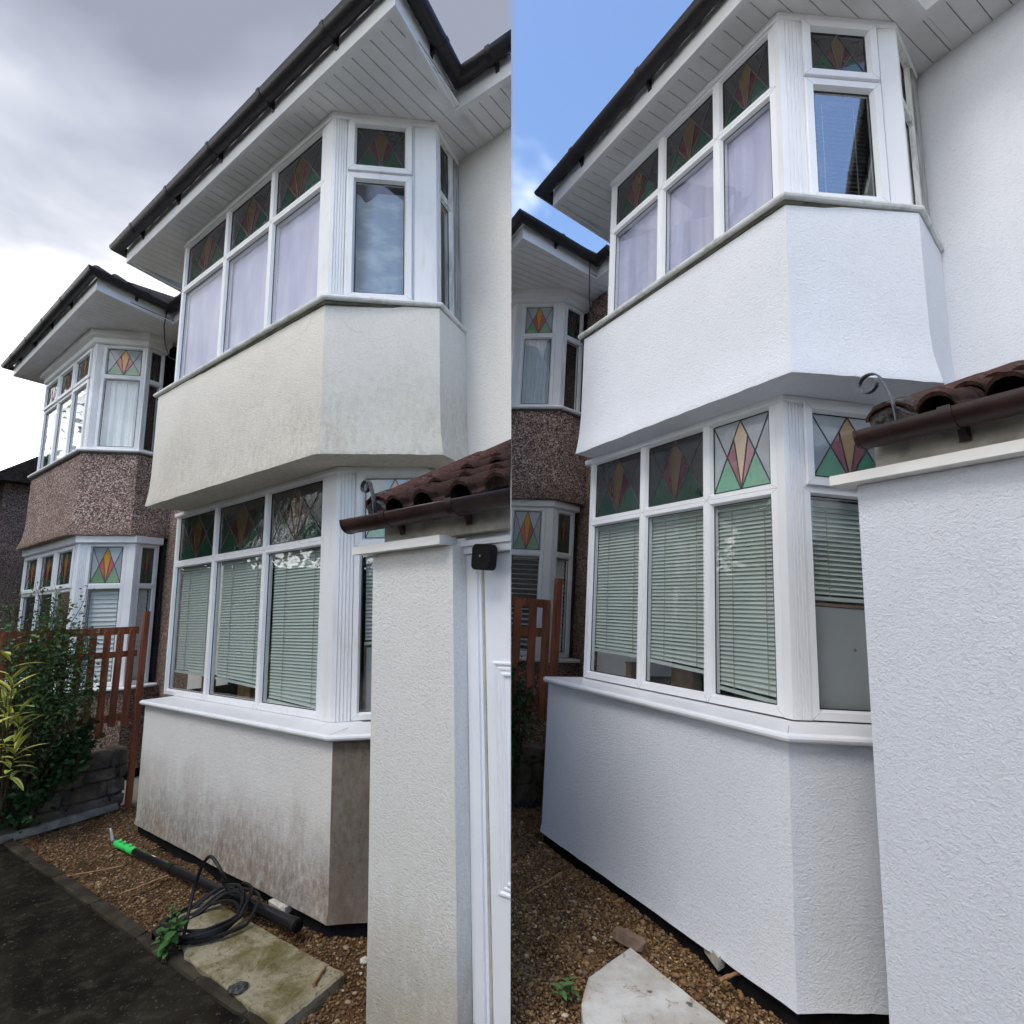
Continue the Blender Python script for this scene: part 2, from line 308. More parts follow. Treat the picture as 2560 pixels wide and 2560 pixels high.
    t = NT('path_concrete'); n = t.noise(2.1, 6, 0.65); m = t.noise(45, 5, 0.7); v = t.noise(9, 5, 0.7)
    c = t.mix(t.ramp(n, 0.36, 0.66), (0.0075, 0.0058, 0.0044), (0.024, 0.020, 0.0135)); c = t.mix(t.math('MULTIPLY', t.ramp(v, 0.5, 0.68), 0.55), c, (0.046, 0.043, 0.030))
    c = t.mix(t.math('MULTIPLY', t.ramp(m, 0.60, 0.68), 0.8), c, (0.12, 0.105, 0.08))
    t.fin(c, 0.92, t.bump(m, 0.6, 0.008), 0.08)
    t = NT('kerb_stone'); n = t.noise(5, 6, 0.65); m = t.noise(40, 5, 0.7)
    c = t.mix(t.ramp(n, 0.35, 0.7), (0.025, 0.020, 0.013), (0.062, 0.052, 0.036)); c = t.mix(t.math('MULTIPLY', t.ramp(m, 0.55, 0.7), 0.5), c, (0.03, 0.03, 0.014))
    t.fin(c, 0.9, t.bump(m, 0.8, 0.01), 0.2)
    t = NT('slab_mossy'); n = t.noise(3.2, 6, 0.68, None, 0.6); m = t.noise(19, 6, 0.72, None, 1.5); f = t.noise(70, 5, 0.7)
    c = t.mix(t.ramp(n, 0.38, 0.62), (0.15, 0.125, 0.050), (0.36, 0.315, 0.215)); c = t.mix(t.math('MULTIPLY', t.ramp(m, 0.54, 0.66), 0.75), c, (0.055, 0.042, 0.014))
    c = t.mix(t.math('MULTIPLY', t.ramp(m, 0.42, 0.33), 0.7), c, (0.34, 0.31, 0.23)); c = t.mix(t.math('MULTIPLY', t.ramp(f, 0.5, 0.65), 0.25), c, (0.09, 0.08, 0.03))
    t.fin(c, 0.88, t.bump(t.math('ADD', m, t.math('MULTIPLY', f, 0.4)), 0.7, 0.02), 0.25)
    t = NT('slab_pale'); n = t.noise(4.2, 6, 0.66); m = t.noise(16, 5, 0.7, None, 0.8); f = t.noise(60, 5, 0.7)
    c = t.mix(t.ramp(n, 0.36, 0.64), (0.62, 0.60, 0.55), (0.44, 0.40, 0.34)); c = t.mix(t.math('MULTIPLY', t.ramp(m, 0.58, 0.70), 0.75), c, (0.25, 0.165, 0.09))
    c = t.mix(t.math('MULTIPLY', t.ramp(t.noise(9, 4, 0.6), 0.66, 0.72), 0.85), c, (0.06, 0.045, 0.035))
    t.fin(c, 0.8, t.bump(t.math('ADD', m, f), 0.4, 0.008), 0.3)
    t = NT('rubble_stone'); n = t.noise(6, 6, 0.65); m = t.noise(40, 5, 0.7)
    c = t.mix(t.ramp(n, 0.35, 0.7), (0.080, 0.062, 0.046), (0.185, 0.155, 0.115)); c = t.mix(t.math('MULTIPLY', t.ramp(m, 0.55, 0.7), 0.5), c, (0.04, 0.035, 0.02))
    t.fin(c, 0.92, t.bump(m, 0.8, 0.015), 0.2)
    plain('edging_grey', (0.26, 0.24, 0.205), 0.85, 0.25, 0.4, 7, 0.5, 60)
    plain('brick_brown', (0.20, 0.135, 0.095), 0.88, 0.2, 0.3, 10, 0.6, 70)
    plain('end_bounce_white', (0.80, 0.79, 0.77), 0.9, 0.2, 0.3, 8, 0.6, 30)  # whitened end face, a reflector throwing light onto the cleaned bay
    plain('debris_pale', (0.55, 0.52, 0.45), 0.8, 0.3, 0.2, 14, 0.4, 60)
    plain('stick_wood', (0.30, 0.17, 0.085), 0.8, 0.25, 0.3, 25, 0.4, 90)
    plain('stem_brown', (0.065, 0.045, 0.025), 0.85, 0.2, 0.3, 25)
    for nm, a, b in (('leaf_dark', (0.032, 0.080, 0.026), (0.15, 0.26, 0.085)), ('leaf_ivy', (0.014, 0.042, 0.012), (0.045, 0.11, 0.028)), ('leaf_weed', (0.06, 0.16, 0.04), (0.13, 0.29, 0.08))):
        t = NT(nm); at = t.N.new('ShaderNodeAttribute'); at.attribute_name = 'tint'
        c = t.mix(at.outputs['Fac'], a, b); t.fin(c, 0.45, None, 0.4); t.b.inputs['Subsurface Weight'].default_value = 0.0
        tl = t.N.new('ShaderNodeBsdfTranslucent'); t.L.new(c, tl.inputs[0]); mx = t.N.new('ShaderNodeMixShader'); mx.inputs[0].default_value = 0.28
        t.L.new(t.b.outputs[0], mx.inputs[1]); t.L.new(tl.outputs[0], mx.inputs[2]); t.L.new(mx.outputs[0], t.out.inputs[0])
    t = NT('leaf_yellow'); x, y, z = t.sep(); w = t.math('ABSOLUTE', x)
    n = t.noise(30, 4, 0.6); edge = t.ramp(t.math('ADD', w, t.math('MULTIPLY', n, 0.008)), 0.008, 0.014)
    c = t.mix(edge, (0.20, 0.33, 0.06), (0.66, 0.60, 0.16)); t.fin(c, 0.4, None, 0.4)
    plain('rag_white', (0.62, 0.60, 0.55), 0.9, 0.2, 0.15, 20)
make_materials()

# ------------------------------------------------------------------ mesh building
class MB:
    def __init__(s): s.v = []; s.f = []; s.mi = []; s.m = 0
    def add(s, vs, fs):
        k = len(s.v); s.v.extend([tuple(p) for p in vs]); s.f.extend([tuple(i + k for i in f) for f in fs]); s.mi.extend([s.m] * len(fs)); return s
    def hexa(s, p):            # p: 4 lower + 4 upper corners
        return s.add(p, [(3, 2, 1, 0), (4, 5, 6, 7), (0, 1, 5, 4), (1, 2, 6, 5), (2, 3, 7, 6), (3, 0, 4, 7)])
    def box(s, x0, x1, y0, y1, z0, z1):
        return s.hexa([(x0, y0, z0), (x1, y0, z0), (x1, y1, z0), (x0, y1, z0), (x0, y0, z1), (x1, y0, z1), (x1, y1, z1), (x0, y1, z1)])
    def prism(s, poly, z0, z1, top=None):
        n = len(poly); t = top or poly
        a = 0.0
        for i in range(n): a += poly[i][0] * poly[(i + 1) % n][1] - poly[(i + 1) % n][0] * poly[i][1]
        idx = list(range(n)) if a > 0 else list(range(n))[::-1]
        P = [(*poly[i][:2], z0) for i in idx] + [(*t[i][:2], z1) for i in idx]
        return s.add(P, [tuple(range(n))[::-1], tuple(range(n, 2 * n))] + [(i, (i + 1) % n, n + (i + 1) % n, n + i) for i in range(n)])
    def tube(s, path, r, n=8, cap=True, rs=None):
        path = [Vector(p) for p in path]; rings = []; up = Vector((0.123, 0.245, 0.96)).normalized(); prev = None
        for i, p in enumerate(path):
            t = (path[min(i + 1, len(path) - 1)] - path[max(i - 1, 0)])
            t = t.normalized() if t.length > 1e-9 else Vector((0, 0, 1))
            if prev is None: a = t.cross(up); a = a if a.length > 1e-3 else t.cross(Vector((1, 0, 0))); a.normalize()
            else: a = (prev - t * prev.dot(t)).normalized()
            prev = a; b = t.cross(a); rr = rs[i] if rs else r
            rings.append([p + (a * math.cos(2 * math.pi * k / n) + b * math.sin(2 * math.pi * k / n)) * rr for k in range(n)])
        V = [q for R_ in rings for q in R_]; F = []
        for i in range(len(path) - 1):
            for k in range(n): F.append((i * n + k, i * n + (k + 1) % n, (i + 1) * n + (k + 1) % n, (i + 1) * n + k))
        if cap: F.append(tuple(range(n))[::-1]); F.append(tuple(range((len(path) - 1) * n, len(path) * n)))
        return s.add(V, F)
    def sweep(s, path, prof, closed=True):
        """profile [(outward, z)] carried along a plan polyline with mitred corners"""
        L_ = [offset(path, o) for o, z in prof]
        n = len(prof); V = []
        for i in range(len(path)):
            for j, (o, z) in enumerate(prof): V.append((L_[j][i][0], L_[j][i][1], z))
        F = []; m = n if closed else n - 1
        for i in range(len(path) - 1):
            for j in range(m): F.append((i * n + j, (i + 1) * n + j, (i + 1) * n + (j + 1) % n, i * n + (j + 1) % n))
        if closed: F.append(tuple(range(n))); F.append(tuple(range((len(path) - 1) * n, len(path) * n))[::-1])
        return s.add(V, F)

def offset(path, o):
    P = [Vector((p[0], p[1])) for p in path]; out = []
    nr = []
    for a, b in zip(P[:-1], P[1:]):
        d = (b - a).normalized(); nr.append(Vector((d.y, -d.x)))
    for i, p in enumerate(P):
        if i == 0: out.append(p + nr[0] * o)
        elif i == len(P) - 1: out.append(p + nr[-1] * o)
        else:
            m = nr[i - 1] + nr[i]; k = m.length_squared
            out.append(p + m * (2 * o / k) if k > 1e-6 else p + nr[i] * o)
    return out

class Seg:
    """a stretch of wall: u along it, o outwards, z up"""
    def __init__(s, a, b):
        s.a = Vector((a[0], a[1])); s.b = Vector((b[0], b[1])); s.len = (s.b - s.a).length; s.d = (s.b - s.a) / s.len; s.n = Vector((s.d.y, -s.d.x))
    def p(s, u, o, z): q = s.a + s.d * u + s.n * o; return (q.x, q.y, z)
    def box(s, mb, u0, u1, o0, o1, z0, z1):
        return mb.hexa([s.p(u0, o1, z0), s.p(u1, o1, z0), s.p(u1, o0, z0), s.p(u0, o0, z0), s.p(u0, o1, z1), s.p(u1, o1, z1), s.p(u1, o0, z1), s.p(u0, o0, z1)])
    def ring(s, mb, u0, u1, z0, z1, w, face=0.0, bead=0.014, depth=0.028, back=0.06):
        wl, wr, wb, wt = w if isinstance(w, tuple) else (w,) * 4
        def rect(a, b, c, d, o): return [s.p(u0 + a, o, z0 + c), s.p(u1 - b, o, z0 + c), s.p(u1 - b, o, z1 - d), s.p(u0 + a, o, z1 - d)]
        e = 0.003
        V = rect(0, 0, 0, 0, face - back) + rect(0, 0, 0, 0, face - e) + rect(e, e, e, e, face) + rect(wl, wr, wb, wt, face) + \
            rect(wl + bead, wr + bead, wb + bead, wt + bead, face - depth) + rect(wl + bead, wr + bead, wb + bead, wt + bead, face - back)
        F = []
        for k in range(5):
            for i in range(4): F.append((k * 4 + i, k * 4 + (i + 1) % 4, (k + 1) * 4 + (i + 1) % 4, (k + 1) * 4 + i))
        for i in range(4): F.append((20 + i, 20 + (i + 1) % 4, (i + 1) % 4, i))
        mb.add(V, F)
        return (u0 + wl + bead, u1 - wr - bead, z0 + wb + bead, z1 - wt - bead)   # glass opening

BASE = {}
def root_of(o):
    while o.parent: o = o.parent
    return o
def mesh_from(mb, base, mats, smooth=False, name='mesh'):
    me = bpy.data.meshes.new(name); b = base
    me.from_pydata([(x - b[0], y - b[1], z - b[2]) for x, y, z in mb.v], [], mb.f)
    for m in (mats if isinstance(mats, (list, tuple)) else [mats]): me.materials.append(MATS[m])
    if any(mb.mi): me.polygons.foreach_set('material_index', mb.mi)
    if smooth:
        me.polygons.foreach_set('use_smooth', [True] * len(me.polygons))
        try: me.set_sharp_from_angle(angle=rad(26))
        except Exception: pass
    me.update()
    if len(me.polygons) > 1:
        bm = bmesh.new(); bm.from_mesh(me); bmesh.ops.recalc_face_normals(bm, faces=bm.faces); bm.to_mesh(me); bm.free()
    return me
def props(o, label, cat, group):
    o['label'] = label; o['category'] = cat
    if group: o['group'] = group
def thing(name, label, cat, base, group=None):
    o = bpy.data.objects.new(name, None); o.empty_display_size = 0.1; COL.objects.link(o)
    o.matrix_world = CUR['M'] @ Matrix.Translation(base); BASE[o.name] = Vector(base); props(o, label, cat, group)
    if CUR['side'] == 'L': LEFT_THINGS.append(o)
    return o
def part(name, mb, mat, parent, smooth=False, label=None):
    me = mesh_from(mb, BASE[root_of(parent).name], mat, smooth, name); o = bpy.data.objects.new(name, me); COL.objects.link(o); o.parent = parent
    if label: o['label'] = label
    return o
def single(name, mb, mat, label, cat, base, group=None, smooth=False, kind=None):
    me = mesh_from(mb, Vector(base), mat, smooth, name); o = bpy.data.objects.new(name, me); COL.objects.link(o)
    o.matrix_world = CUR['M'] @ Matrix.Translation(base); BASE[o.name] = Vector(base)
    if label: props(o, label, cat, group)
    if kind: o['kind'] = kind
    if CUR['side'] == 'L': LEFT_THINGS.append(o)
    return o
def piece(name, me, parent, mat4):
    """an instance of a shared mesh placed by a plot-space matrix"""
    o = bpy.data.objects.new(name, me); COL.objects.link(o); o.parent = parent
    o.matrix_local = Matrix.Translation(-BASE[root_of(parent).name]) @ mat4; return o
def frame_mat(origin, xdir, ydir, zdir):
    m = Matrix((Vector(xdir), Vector(ydir), Vector(zdir))).transposed().to_4x4(); m.translation = origin; return m

def clip(poly, a, n):
    """keep the part of a convex polygon where (p-a).n >= 0"""
    out = []
    for i in range(len(poly)):
        p, q = poly[i], poly[(i + 1) % len(poly)]; dp, dq = (p - a).dot(n), (q - a).dot(n)
        if dp >= 0: out.append(p)
        if dp * dq < 0: out.append(p + (q - p) * (dp / (dp - dq)))
    return out

# ------------------------------------------------------------------ windows
FRAME = {'m': 'upvc'}
STAIN = {'bright': ('glass_green_reflect', 'glass_red_reflect', 'glass_amber_reflect', 'glass_clear_reflect'), 'dark': ('glass_green', 'glass_red', 'glass_amber', 'glass_clear'), 'pale': ('glass_green_pale', 'glass_red_pale', 'glass_amber_pale', 'glass_clear_pale'),  # the bright set carries a painted sky reflection
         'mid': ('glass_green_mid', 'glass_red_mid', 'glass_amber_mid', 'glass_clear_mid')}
def stained(seg, win, op, o, key):
    u0, u1, z0, z1 = op; g, r, a, c = STAIN[key]; W, H = u1 - u0, z1 - z0
    P = lambda x, y: (u0 + x * W, z0 + y * H)
    polys = [(g, [(0, 0), (.5, 0), (.25, .5)]), (g, [(.5, 0), (1, 0), (.75, .5)]), (r, [(.5, 0), (.375, .75), (.25, .5)]), (r, [(.5, 0), (.75, .5), (.625, .75)]),
             (a, [(.5, 0), (.625, .75), (.5, 1), (.375, .75)]), (c, [(0, 0), (.25, .5), (0, 1)]), (c, [(0, 1), (.25, .5), (.5, 1)]), (c, [(1, 1), (.5, 1), (.75, .5)]), (c, [(1, 0), (1, 1), (.75, .5)])]
    for m, poly in polys:
        mb = MB(); n = len(poly); q = [P(*p) for p in poly]
        V = [seg.p(u, o, z) for u, z in q] + [seg.p(u, o - 0.005, z) for u, z in q]
        mb.add(V, [tuple(range(n)), tuple(range(n, 2 * n))[::-1]] + [(i, n + i, n + (i + 1) % n, (i + 1) % n) for i in range(n)])
        part('stained_glass', mb, m, win)
    mb = MB(); t = 0.0034
    for (x0, y0), (x1, y1) in (((0, 0), (.5, 1)), ((.5, 1), (1, 0)), ((0, 1), (.5, 0)), ((.5, 0), (1, 1)), ((.5, 0), (.375, .75)), ((.5, 0), (.625, .75))):
        (a0, b0), (a1, b1) = P(x0, y0), P(x1, y1); l = math.hypot(a1 - a0, b1 - b0); nx, nz = -(b1 - b0) / l * t, (a1 - a0) / l * t
        V = [seg.p(a0 + nx, o + .003, b0 + nz), seg.p(a0 - nx, o + .003, b0 - nz), seg.p(a1 - nx, o + .003, b1 - nz), seg.p(a1 + nx, o + .003, b1 + nz)]
        V2 = [seg.p(a0 + nx, o + .0005, b0 + nz), seg.p(a0 - nx, o + .0005, b0 - nz), seg.p(a1 - nx, o + .0005, b1 - nz), seg.p(a1 + nx, o + .0005, b1 + nz)]
        mb.hexa(V2 + V)
    part('lead_strip', mb, 'lead', win)

def pane(seg, win, op, o, mat='glass'):
    u0, u1, z0, z1 = op; mb = MB(); e = 0.003
    mb.add([seg.p(u0 - e, o, z0 - e), seg.p(u1 + e, o, z0 - e), seg.p(u1 + e, o, z1 + e), seg.p(u0 - e, o, z1 + e)], [(0, 1, 2, 3)])
    part('pane', mb, mat, win)

def mitres(mb, seg, out, op, o, bead, t=0.0009):
    """hairline joints across the corners of a welded frame"""
    for ua, ub, sx in ((out[0], op[0] - bead, 1), (out[1], op[1] + bead, -1)):
        for za, zb, sz in ((out[2], op[2] - bead, 1), (out[3], op[3] + bead, -1)):
            du, dz = ub - ua, zb - za; l = math.hypot(du, dz)
            if l < 1e-4: continue
            nu, nz = -dz / l * t, du / l * t
            q = [(ua + nu, za + nz), (ua - nu, za - nz), (ub - nu, zb - nz), (ub + nu, zb + nz)]
            mb.hexa([seg.p(u, o - .0005, z) for u, z in q] + [seg.p(u, o + .0004, z) for u, z in q])

def window(house, seg, cols, z0, z1, tz, key='dark', mat=None, sash=(), w=0.026, edge=0.040, glassmat='glass', face=0.0):
    """cols: light boundaries along the segment; tz: transom height; sash: columns whose lights open (proud casements)"""
    mb = MB(); ops = []; jt = MB(); mat = mat or FRAME['m']
    for i in range(len(cols) - 1):
        a, b = cols[i], cols[i + 1]
        wl = edge if i == 0 else w; wr = edge if i == len(cols) - 2 else w
        for (za, zb, top) in ((z0, tz, False), (tz, z1, True)):
            wb = w if top else edge; wt = edge * 0.8 if top else w
            if (i, top) in sash:
                op = seg.ring(mb, a, b, za, zb, (0.012,) * 4, face, 0.0, 0.02, 0.06)
                f = seg.ring(mb, a + 0.014, b - 0.014, za + 0.013, zb - 0.013, 0.044, face + 0.020, 0.016, 0.034, 0.05)
                ops.append((f, top, face - 0.012)); mitres(jt, seg, (a + 0.014, b - 0.014, za + 0.013, zb - 0.013), f, face + 0.020, 0.016)
            else:
                ops.append((seg.ring(mb, a, b, za, zb, (wl, wr, wb, wt), face), top, face - 0.027)); mitres(jt, seg, (a, b, za, zb), ops[-1][0], face, 0.014)
    win = part('window', mb, mat, house)
    gk = MB(); g = 0.0045                                            # black gaskets and the mitre joints of each frame
    for op, top, o in ops:
        a, b, c, d = op
        for u0, u1, za, zb in ((a - .001, a + g, c, d), (b - g, b + .001, c, d), (a + g, b - g, c - .001, c + g), (a + g, b - g, d - g, d + .001)):
            seg.box(gk, u0, u1, o + .0012, o + .0045, za, zb)
    part('gasket', gk, 'gasket', win); part('mitre_joint', jt, 'joint_grey', win)['kind'] = 'stuff'
    for n_, (op, top, o) in enumerate(ops):
        ky = key[n_ // 2] if isinstance(key, (list, tuple)) else key
        if top and ky: stained(seg, win, op, o, ky)
        else: pane(seg, win, op, o, glassmat)
    return win, [o_[0] for o_ in ops if not o_[1]]

def corner_post(house, s1, u_from, s2, u_to, z0, z1, mat=None, grooves=3):
    """the bay pole where two windows meet: a bent cover strip with shallow flutes"""
    mb = MB(); mat = mat or FRAME['m']
    pts = [Vector(s1.p(u_from, 0.002, 0)[:2])]
    cc = offset([s1.a, s1.b, s2.b], 0.012)[1]; pts.append(Vector(cc))
    seg_l = u_to; k = grooves
    for i in range(k + 1):
        a = seg_l * (0.22 + 0.78 * i / (k + 1)); b = a + 0.006
        pts += [Vector(s2.p(a, 0.012 - .002 * i, 0)[:2]), Vector(s2.p(a + 0.002, 0.006 - .002 * i, 0)[:2]), Vector(s2.p(b, 0.006 - .002 * i, 0)[:2]), Vector(s2.p(b + 0.002, 0.011 - .002 * i, 0)[:2])]
    pts.append(Vector(s2.p(u_to, 0.003, 0)[:2])); pts.append(Vector(s2.p(u_to, -0.05, 0)[:2])); pts.append(Vector(offset([s1.a, s1.b, s2.b], -0.06)[1])); pts.append(Vector(s1.p(u_from, -0.05, 0)[:2]))
    mb.prism([tuple(p) for p in pts], z0, z1); part('corner_post', mb, mat, house)

def blind(seg, u0, u1, z0, z1, o, label, mat, pitch=0.03, group='slatted window blinds', gap=None, tilt=62, ladder=True, droop=0.0, warp=0.0):
    th = thing('venetian_blind', label, 'blind', seg.p((u0 + u1) / 2, o, z0), group)
    mb = MB(); seg.box(mb, u0, u1, o - 0.02, o + 0.012, z1 - 0.035, z1); part('head_rail', mb, mat, th)
    W = u1 - u0; depth = pitch * 1.18
    mb = MB(); n = 4; V = []; F = []
    for i in range(n + 1):
        y = (i / n - 0.5) * depth; c = 0.0028 * (1 - (2 * i / n - 1) ** 2)
        V += [(0.004, y, c), (W - 0.004, y, c)]
    for i in range(n): F.append((2 * i, 2 * i + 1, 2 * i + 3, 2 * i + 2))
    k = len(V); V += [(x, y, z - 0.0012) for x, y, z in V]; F += [tuple(k + j for j in f)[::-1] for f in F]
    me = bpy.data.meshes.new('slat'); me.from_pydata(V, [], F); me.materials.append(MATS[mat]); me.polygons.foreach_set('use_smooth', [True] * len(me.polygons)); me.update()
    zz = z1 - 0.05; T = rad(tilt); i = 0
    X = Vector((seg.d.x, seg.d.y, 0)); Nn = Vector((seg.n.x, seg.n.y, 0)); U = Vector((0, 0, 1))
    zb = z0 + (gap or 0.02)
    while zz > zb:
        t2 = T + random.uniform(-.05, .05); low = max(0, 1 - (zz - zb) / 0.10) * droop
        xd = (X * math.cos(low) - U * math.sin(low)).normalized(); up = xd.cross(Nn).normalized() * -1
        up = U - xd * U.dot(xd); up.normalize()
        yv = Nn * math.cos(t2) - up * math.sin(t2); zv = xd.cross(yv)
        piece('slat', me, th, frame_mat(Vector(seg.p(u0, o, zz)), xd, yv, zv)); zz -= pitch * random.uniform(0.985, 1.015)
    mb = MB(); 
    a, b = seg.p(u0, o - .008, zz - .012), seg.p(u1, o - .008, zz - .012 - droop * W)
    mb.hexa([seg.p(u0, o + .012, zz - .02), seg.p(u1, o + .012, zz - .02 - droop * W), seg.p(u1, o - .012, zz - .02 - droop * W), seg.p(u0, o - .012, zz - .02),
             seg.p(u0, o + .012, zz), seg.p(u1, o + .012, zz - droop * W), seg.p(u1, o - .012, zz - droop * W), seg.p(u0, o - .012, zz)])
    part('bottom_rail', mb, mat, th)
    if ladder:
        for f in (0.26, 0.80):
            mb = MB(); seg.box(mb, u0 + W * f - .0022, u0 + W * f + .0022, o + depth * .28, o + depth * .28 + .002, zz - .01, z1 - .02); part('ladder_cord', mb, 'blind_cord', th)
    return th

def curtain(seg, u0, u1, z0, z1, o, label, mat, folds=5, amp=0.012, group=None, flare=0.0, topfn=None, name='curtain'):
    mb = MB(); nu, nz = max(24, folds * 10), 10; V = []
    ph = random.uniform(0, 6)
    for j in range(nz + 1):
        f = j / nz
        for i in range(nu + 1):
            x = i / nu; zt = z1 - (topfn(x) if topfn else 0); z = z0 + (zt - z0) * f
            a = amp * (0.45 + 0.55 * (1 - f)) * (math.sin(x * folds * 2 * math.pi + ph + 0.8 * math.sin(3 * x + ph)) + 0.4 * math.sin(x * folds * 5.3 * math.pi + 2 * ph))
            uu = u0 + (u1 - u0) * x + 0.006 * math.sin(6 * f + i)
            V.append(seg.p(uu, o + a, z))
    F = [(j * (nu + 1) + i, j * (nu + 1) + i + 1, (j + 1) * (nu + 1) + i + 1, (j + 1) * (nu + 1) + i) for j in range(nz) for i in range(nu)]
    k = len(V); V += [(x - seg.n.x * .0015, y - seg.n.y * .0015, z) for x, y, z in V]; F += [tuple(k + q for q in f)[::-1] for f in F]
    mb.add(V, F)
    return single(name, mb, mat, label, 'curtain', seg.p((u0 + u1) / 2, o, z0), group, True)

# ------------------------------------------------------------------ house pieces
def wall_sheet(path, rows, close_pts, step=0.05, jitter=0.0015, ragged=0.0, split=None):
    """outer skin of a rendered wall along a plan polyline; rows = [(z, outward)] from bottom to top, closed at the back"""
    mb = MB(); P = []
    segs = [Seg(a, b) for a, b in zip(path[:-1], path[1:])]
    us = []
    for si, s_ in enumerate(segs):
        n = max(1, int(s_.len / step))
        for i in range(n): us.append((si, s_.len * i / n))
    us.append((len(segs) - 1, segs[-1].len))
    offs = [offset(path, o) for z, o in rows]
    ring = []
    for r, (z, o) in enumerate(rows):
        sg = [Seg(a, b) for a, b in zip(offs[r][:-1], offs[r][1:])]
        row = []
        for si, u in us:
            k = u / segs[si].len * sg[si].len
            nz = mnoise.noise(Vector((u * 9 + si * 7, z * 9, 3.3)))
            corner = (u == 0)
            oo = jitter * nz; zz = z + ((ragged * (mnoise.noise(Vector((u * 23 + si * 5, 1.7, 0))) + 0.7 * mnoise.noise(Vector((u * 61, 4, 0))))) if r == 0 else 0)
            row.append(sg[si].p(k, oo, zz))
        ring.append(row)
    n = len(us); V = [p for row in ring for p in row]; F = []; MI = []
    for r in range(len(rows) - 1):
        for i in range(n - 1):
            F.append((r * n + i, r * n + i + 1, (r + 1) * n + i + 1, (r + 1) * n + i)); MI.append(1 if (split is not None and us[i][0] >= split) else 0)
    kb = len(V); m = len(close_pts)
    for z, o in (rows[0], rows[-1]):
        for q in close_pts: V.append((q[0], q[1], z))
    bot = list(range(n)); top = [(len(rows) - 1) * n + i for i in range(n)]
    F.append(tuple((bot + [kb + i for i in range(m)])[::-1])); MI.append(0)
    F.append(tuple(top + [kb + m + i for i in range(m)])); MI.append(0)
    seq_b = [n - 1] + [kb + i for i in range(m)] + [0]; seq_t = [(len(rows) - 1) * n + n - 1] + [kb + m + i for i in range(m)] + [(len(rows) - 1) * n]
    left = [r * n for r in range(len(rows))]; right = [r * n + n - 1 for r in range(len(rows))]
    for i in range(1, m): F.append((kb + i - 1, kb + i, kb + m + i, kb + m + i - 1)); MI.append(0)
    F.append(tuple(right + [kb + m, kb])[::-1]); MI.append(0)
    F.append(tuple([kb + m - 1, kb + 2 * m - 1] + left[::-1])[::-1]); MI.append(0)
    mb.add(V, F); mb.mi = MI
    return mb

def sill(house, path, z, thick, out, inn, mat, under, endless=False):
    """window board with a rounded nose, and the dark joint beneath it"""
    r = thick / 2; prof = [(inn, z), (out - r, z + 0.002)]
    for k in range(5):
        a = math.pi / 2 - math.pi * (k + 0.5) / 5; prof.append((out - r + r * math.cos(a), z - r + r * math.sin(a)))
    prof += [(out - r, z - thick), (inn, z - thick)]
    prof = [(o, zz) for o, zz in prof]
    mb = MB(); mb.sweep(path, prof[::-1]); p = part('sill', mb, mat, house, True)
    if under:
        mb = MB(); mb.sweep(path, [(out - 0.028, z - thick - 0.0005), (out - 0.034, z - thick - 0.022), (inn, z - thick - 0.022), (inn, z - thick - 0.0005)]); part('sill_joint', mb, 'sill_under', house)
    return p

def soffit_boards(house, poly, d, pitch, z, mat='soffit_board', start=None, gap=0.004):
    """tongued boards, one piece each, laid across the eaves"""
    P = [Vector(p) for p in poly]; d = Vector(d).normalized()
    us = [p.dot(d) for p in P]; u = min(us) if start is None else start
    while u < max(us):
        q = clip(P, d * (u + 0.0015), d)
        if len(q) >= 3: q = clip(q, d * (u + pitch - 0.0015 - gap), -d)
        if len(q) >= 3:
            mb = MB(); mb.prism([tuple(p) for p in q], z, z + 0.010); part('soffit_board', mb, mat, house)
        u += pitch
    mb = MB(); mb.prism([tuple(p) for p in P], z + 0.0105, z + 0.02); part('soffit_backing', mb, 'soffit_gap', house)

def half_round(r, z, o, n=9, lip=0.006):
    pts = []
    for k in range(n + 1):
        a = math.pi + math.pi * k / n; pts.append((o + r * math.cos(a), z + r * math.sin(a)))
    pts.append((o + r, z + lip)); pts.append((o + r - 0.004, z + lip))
    for k in range(n + 1):
        a = 2 * math.pi - math.pi * k / n; pts.append((o + (r - 0.004) * math.cos(a), z + (r - 0.004) * math.sin(a)))
    return pts

